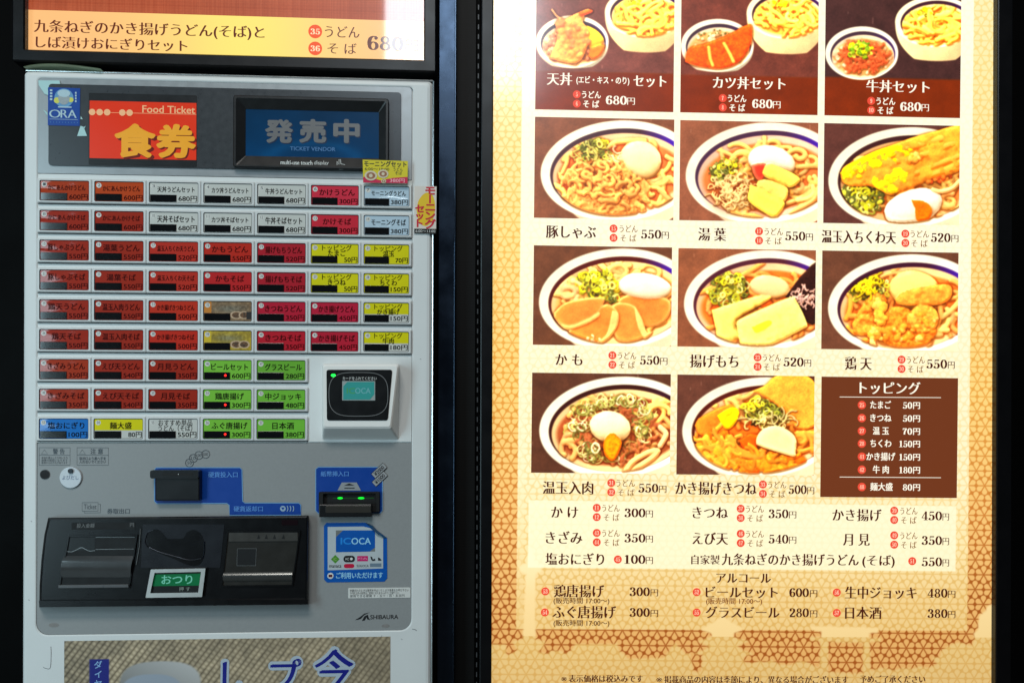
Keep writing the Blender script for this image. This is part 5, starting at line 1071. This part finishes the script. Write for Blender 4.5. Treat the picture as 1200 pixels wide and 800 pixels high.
q = MB(); q.use(blkm).plate(P.rect(84, 612, 158, 620, HT_+.0004), .0006, HT_, HT_+.0006); dpl = q.build('amount_display', tro); q = MB(); dim = mat('dim_print', (116, 118, 118), .5); text(q, P, '投入金額', 90, 110.6, 615.6, 5.4, HT_+.0009, REG, dim, slant=.15); text(q, P, '円', 152.4, 157, 614.6, 5, HT_+.0009, REG, dim); q.build('lettering', dpl)
q = MB(); q.use(line).tube([(*p[:1], -(HT_+.0008), p[1]) for p in P.pts([(164.8, 619), (163.6, 640), (160, 661)], HT_)], .0005); q.build('joint_line', tro)
# finger recess in the middle
q = MB(); q.use(mat('recess_black', (12, 12, 14), .25, coat=.6)); hp_ = HT_+.0006
out = spline([(172, 630), (176, 621.5), (184, 620), (190, 624), (196, 630.5), (206, 631), (215, 630), (219, 623.5), (227, 620.6), (235, 625), (238.6, 634), (238.8, 650), (234, 661), (222, 662), (200, 653), (180, 645), (173, 640)], 4)
q.use(mat('recess_panel', (30, 32, 37), .28, coat=.5, var=.2, scale=40)).loft([[(a, -h, b) for a, b in P.pts(pp_, h)] for h, pp_ in ((HT_, [(165, 664.6), (258, 664.6), (263, 614), (167.6, 614)]), (HT_+.0005, [(165, 664.6), (258, 664.6), (263, 614), (167.6, 614)]))]); hp_ = HT_+.0009; q.use(MATS['recess_black']); q.poly(P.pts(out[::-1], hp_), hp_); rc = q.build('finger_recess', tro); q = MB(); q.use(mat('recess_edge', (58, 60, 66), .25, metal=.6)).tube([(a, -(hp_+.0006), b) for a, b in P.pts(spline([(173, 641), (170, 634), (173, 624), (180, 620.5)], 5), hp_)], .0006)
q.tube([(a, -(hp_+.0006), b) for a, b in P.pts(spline([(175, 641), (188, 646.5), (206, 651.6), (222, 655.6), (236, 654)], 5), hp_)], .0007); q.use(mat('bright_metal', (120, 130, 140))).tube([(a, -(hp_+.0006), b) for a, b in P.pts([(239.6, 634), (239.6, 645), (237.6, 654)], hp_)], .0006); q.build('recess_edge', rc)
# change button
cbx = MB(); cbx.use(mat('frame_silver', (190, 194, 192), .35, metal=.3)); C4 = [(170.5, 700), (236.7, 699), (240.8, 665.5), (176.7, 666.8)]; Ci = [(176, 694.6), (232.2, 693.8), (235.6, 669.6), (181, 670.8)]
cbx.loft([quad(C4, HT_, .001), quad(C4, HT_+.005, .001), quad(Ci, HT_+.005, .0006), quad(Ci, HT_+.001, .0006)], False, False); cbo = cbx.build('change_button', tro, label='green change button in a silver frame')
q = MB(); q.use(blkm).loft([quad(Ci, HT_+.0006, .0006), quad(Ci, HT_+.0016, .0006)]); q.use(mat('button_green', (0, 112, 62), .3, coat=.6, var=.06)).poly(P.pts([(178, 686.4), (233.4, 685.6), (235, 671.4), (180.4, 672.6)], HT_+.0018), HT_+.0018)
text(q, P, 'おつり', 189.6, 225, 678.8, 11.5, HT_+.002, BOLD, mat('button_pale', (120, 206, 176), .4)); text(q, P, '押 す', 210, 222.6, 689.8, 5, HT_+.002, REG, mat('dim_print2', (140, 150, 140), .5)); q.build('button_face', cbo)
# coin return window
cw = well([(259, 687.5), (343, 686.5), (352, 621.6), (266, 622)], 'coin_window', .01, MATS['tray_plastic'], mat('deep_brown', (40, 39, 36), .3, coat=.8, var=.3, scale=50))
q = MB(); q.use(mat('vent_grey', (62, 61, 58), .3, coat=.6, var=.3, scale=80)).plate(P.rect(268, 623, 349, 634, hw_+.001), .0006, HT_+.0004, hw_+.0012, .0004); q.use(blkm)
for x in (303, 312, 321.6, 332): q.poly(P.pts([(x-1.8, 631), (x+1.8, 631), (x+.2, 625.6)], hw_+.0015), hw_+.0015)
q.build('vent_bar', cw); q = MB(); q.use(blkm).poly(P.pts([(277.6, 662), (299.6, 662), (300.4, 643), (278.4, 643)], hw_), hw_); q.use(MATS['pale_edge']).stroke(P.pts([(277.6, 662.4), (299.6, 662.4), (300.4, 642.4), (278.2, 642.4)], hw_+.0002), .0006, hw_+.0002, True); q.build('coin_hole', cw)
q = MB(); q.use(mat('chrome_bar', (96, 98, 97), .2, metal=.75, var=.5, scale=14)); ch = [P.pts([(261.4, y), (342.6, y-.9)], hw_+.002) for y in (670.6, 673, 675.4, 678, 681)]; dd = (.0006, .003, .0042, .0034, .0008); k0 = q.add([(p[0], -(hw_+d_), p[1]) for r_, d_ in zip(ch, dd) for p in r_])
for i in range(4): q.face((k0+2*i+2, k0+2*i+3, k0+2*i+1, k0+2*i))
q.build('coin_lip', cw, smooth=True); q = MB(); q.use(mat('display_maroon', (22, 8, 12), .15, coat=1)).plate(P.rect(330, 608.6, 349, 615, HT_+.0004), .0004, HT_, HT_+.0006); q.build('change_display', tro)
# ---------------------------------------------------------------- stickers on the header and side, pale patches
q = MB(); HO = .0014; q.use(mat('sticker_navy', (14, 66, 150), .3, coat=.8, var=.12, scale=90)).poly(P.pts([(56, 147), (93.4, 147.8), (94, 103.6), (56.4, 102.4)], HO), HO); os_ = q.build('round_emblem_sticker', mach, label='blue sticker with a pale round emblem and the letters ORA')
q = MB(); pw = mat('emblem_pale', (170, 196, 206), .4, var=.1, scale=200); u, v = P.uv(75, 115, HO); q.use(mat('emblem_blue', (96, 150, 190), .4, var=.25, scale=250)).disc(u, v, 11*K, HO+.0001, 24); q.use(mat('emblem_yellow', (206, 206, 90), .4)).disc(u-8*K, v-3*K, 3.6*K, HO+.0002, 12); q.disc(u+8*K, v-2*K, 3*K, HO+.0002, 12)
q.use(mat('emblem_grey', (150, 160, 164), .4, var=.2, scale=300)).disc(u, v-.5*K, 6.6*K, HO+.0003, 18, ry=7.6*K); q.use(pw).disc(u, v+5.4*K, 7.4*K, HO+.0004, 18, ry=4.4*K); q.use(pw)
for x0, y0, x1, y1 in ((58.6, 105, 61.4, 119), (88, 108, 89.8, 121)):
    for k in range(4): y = y0+(y1-y0)*k/4; q.plate(P.rect(x0, y, x1, y+2.2, HO), .0002, HO, HO+.0003)
q.plate(P.rect(68, 125, 84, 126.4, HO), .0002, HO, HO+.0003); text(q, P, 'O', 58, 70.6, 133.4, 9.6, HO+.0003, MINCHO, pw, cap=True); text(q, P, 'RA', 71.4, 89.4, 133.6, 9.6, HO+.0003, MINCHO, pw, cap=True)
q.stroke(P.pts([(58, 139.6), (91, 140.4)], HO+.0003), .0005, HO+.0003); text(q, P, '・・・・・・・・・・', 59, 91, 143.6, 4, HO+.0003, REG, mat('emblem_blue', (96, 150, 190))); q.build('sticker_print', os_)
q = MB(); q.use(mat('pale_gloss', (176, 214, 214), .15, coat=1, var=.08)); q.poly(P.pts([(52, 110), (57, 112), (56, 103.6), (72, 103.2), (69.6, 94.6), (44.8, 94.4), (45.4, 100)], .0004), .0004)  # pale glossy cyan patches lying flat on the header
for pp in ([(90.4, 159.6), (102, 159.4), (98, 148.8), (94.4, 147.6)], [(97.4, 149.6), (100.4, 147.6), (98.6, 151.4)], [(94.4, 139.6), (97, 140), (94.6, 136)], [(50.4, 128.4), (55.4, 135.6), (55.6, 132)]): q.poly(P.pts(pp, .0011), .0011)
q.build('pale_patch', mach, label='pale glossy patches around the blue sticker')
q = MB(); HM = .0102; q.use(mat('morning_yellow', (212, 196, 20), .35, coat=.4, var=.08)).prism(P.pts([(425.6, 214), (477.6, 215), (478, 188.8), (425, 187.2)], HM), HM-.0006, HM); ms = q.build('morning_sticker', mach, label='yellow morning set sticker over the display corner')
q = MB(); text(q, P, 'モーニングセット', 427, 476, 192.4, 7, HM+.0003, BOLD, inkb); text(q, P, '6:00〜10:00', 427.6, 456, 198.2, 4, HM+.0003, REG, inkb); text(q, P, 'うどん', 461, 472, 198.6, 4.4, HM+.0003, REG, inkb); text(q, P, 'そば', 463, 471, 203, 4.4, HM+.0003, REG, inkb)
q.use(mat('morning_red', (196, 20, 70), .4)).poly(P.pts([(425.6, 214), (477.6, 215), (477.6, 207.4), (460, 208.6), (446, 211.4), (430, 206.6), (425.6, 207.6)], HM+.0001), HM+.0001); text(q, P, '380円', 457, 474, 211.6, 5, HM+.0003, BOLD, mat('morning_pink', (240, 170, 180), .4))
for x, y, r_ in ((434.6, 206, 7.4), (449, 204, 6.4), (449.6, 212.4, 3)):
    u, v = P.uv(x, y, HM); q.use(mat('bowl_cream', (206, 196, 170), .4)).disc(u, v, r_*K, HM+.0002+.00001*x/10, 18, ry=r_*.8*K); q.use(mat('bowl_brown', (150, 100, 70), .4, var=.4, scale=300)).disc(u, v, r_*.72*K, HM+.0003+.00001*x/10, 16, ry=r_*.55*K); q.use(mat('bowl_cream', (206, 196, 170))).disc(u, v, r_*.3*K, HM+.0004+.00001*x/10, 10)
q.build('sticker_print', ms)
q = MB(); HV = .0022; q.use(mat('side_cream', (214, 206, 196), .4, coat=.3)).prism(P.pts([(485.4, 273.4), (511, 273.6), (511.6, 218.6), (485.6, 218)], HV), HV-.0006, HV); vs = q.build('side_sticker', mach, label='cream side sticker with red upright writing')
q = MB(); q.use(mat('side_yellow', (224, 186, 24), .4)).poly(P.pts(spline([(488, 246), (491, 234), (499, 226), (507, 229), (510, 242), (507, 258), (499, 265), (491, 260), (488, 246)], 4)[::-1], HV+.0001), HV+.0001)
sr = mat('side_red', (196, 24, 44), .4); vtext(q, P, 'モーニング', 504.2, 218.6, 267.6, 11, HV+.0003, HEAVY, sr, 1.15); vtext(q, P, 'セット', 491.8, 240.4, 266, 10, HV+.0003, HEAVY, sr, 1.1)
q.use(blkm).poly(P.pts([(485.4, 273.4), (511, 273.6), (511, 268.2), (485.4, 268)], HV+.0002), HV+.0002); text(q, P, '6:00〜11:00', 487, 510, 270.8, 4, HV+.0004, REG, wi); q.build('sticker_print', vs)
q = MB(); sf = mat('scuff_dark', (96, 100, 104), .6, var=.2); q.use(sf); HF = .0004
q.stroke(P.pts(spline([(59.6, 757), (59.8, 768), (58.6, 782), (53, 782.4), (50.6, 781)], 5), HF), .0006, HF); q.stroke(P.pts(spline([(483, 736.6), (486, 737), (488.4, 738.6)], 4), HF), .0007, HF); q.stroke(P.pts([(447, 744), (448, 747), (446.6, 748)], HF), .0005, HF)
for x, y in ((478, 300), (492, 420), (36, 610), (33, 702), (470, 748)): q.stroke(P.pts([(x, y), (x+1.6, y+1)], HF), .0005, HF)
q.build('scuff_mark', mach)
q = MB(); q.use(mat('smudge', (128, 126, 124), .55, var=.3, scale=200)); u, v = P.uv(452, 733, H0+.0002); q.disc(u, v, 5*K, H0+.0002, 14, ry=2.2*K); u, v = P.uv(63, 732, H0+.0002); q.disc(u, v, 6*K, H0+.0002, 14, ry=2.6*K); q.build('smudge', lpo)
# ---------------------------------------------------------------- poster on the door below
step = 1.0; X, Y = np.meshgrid(np.arange(75, 458, step), np.arange(748, 940, step)); rg = np.random.default_rng(9); hh, ww = X.shape
a = math.radians(52); s_ = X*math.cos(a)-Y*math.sin(a); t_ = X*math.sin(a)+Y*math.cos(a); s_ = s_+2.2*fbm(rg, hh, ww, 40)
row_ = np.floor(t_/6.2); ph = (t_/6.2) % 1; tw_ = ((s_+row_*3.1)/5.2) % 1
wv_ = np.sin(np.pi*ph)**.7*(.58+.42*np.sin(np.pi*tw_)); far = np.clip((X-75)/385, 0, 1); wv_ = wv_*(1-.35*far)+.30*far
col_ = np.array((88, 76, 58))*(1-wv_[..., None])+np.array((184, 168, 140))*wv_[..., None]; col_ = col_*(1+.35*fbm(rg, hh, ww, 30)+.35*fbm(rg, hh, ww, 5))[..., None]
def dsk(cx, cy, ax, ay, p=2.6): return np.clip((1-(abs((X-cx)/ax)**p+abs((Y-cy)/ay)**p)**(1/p))*14+.5, 0, 1)[..., None]
m_ = dsk(186, 800, 47, 27); shd = np.clip(.86+.12*(X-186)/47-.14*(Y-800)/30, .6, 1.05)[..., None]; col_ = col_*(1-m_)+np.array((176, 176, 174))*shd*m_
m_ = dsk(176, 812, 36, 24); col_ = col_*(1-m_)+np.array((150, 160, 172))*m_
m_ = (np.clip(np.minimum(np.minimum(X-104, 126.6-X), Y-769.6)+.5, 0, 1))[..., None]; col_ = col_*(1-m_)+np.array((16, 24, 120))*m_
ps = grid_print('door_poster', P, P.rect(75, 748, 457, 939, .0008), np.clip(col_, 0, 255), .0008, print_mat('poster_print', 0, .5, .15, .2), mach, label='woven basket poster with large blue characters')
q = MB(); HP = .0012; ow = mat('poster_white', (170, 184, 196), .5); nb = mat('poster_navy', (18, 26, 128), .45); OUT = dict(off=0, sh=[(.085*math.cos(k*.5236), .085*math.sin(k*.5236)) for k in range(12)]); MB_ = dict(off=-.01, sh=[(-.03, -.012), (0, 0), (.03, .012)])
for s, x0, x1, yc, hp2 in (('今', 370, 413, 784, 47), ('プ', 318, 352, 792, 42), ('し', 262, 282, 794, 44)):
    text(q, P, s, x0, x1, yc, hp2, HP, OUT, ow); text(q, P, s, x0, x1, yc, hp2, HP+.0004, MB_, nb)
vtext(q, P, 'ダイヤ', 115, 773, 806, 9.5, HP, BOLD, mat('poster_sky', (130, 170, 214), .5)); q.build('poster_lettering', ps)
# ---------------------------------------------------------------- paper lying on the machine's top
pp = MB(); pp.use(mat('paper_green', (176, 190, 160), .6, var=.1, scale=30)); tu = [P.uv(x, 84)[0] for x in (29, 60, 95, 119)]; n_ = 14; lo, hi = tu[0], tu[3]
g = [[(lo+(hi-lo)*i/n_, -.004+.10*j, v1+.0032+.0075*math.sin(math.pi*i/n_)**.8*(1-.6*i/n_)+.001*j*math.sin(i*.9)) for i in range(n_+1)] for j in range(3)]
for dz in (0, -.0006):
    ks = [pp.add([(x, y, z+dz) for x, y, z in r_]) for r_ in g]
    for j in range(2):
        for i in range(n_): pp.face((ks[j]+i, ks[j]+i+1, ks[j+1]+i+1, ks[j+1]+i))
po = pp.build('paper_sheet', None); M0 = po.location.copy(); po.matrix_world = MA.M @ Matrix.Translation(M0)
po['label'] = 'thin greenish paper sheet lying curled on top of the ticket machine'; po['category'] = 'paper'
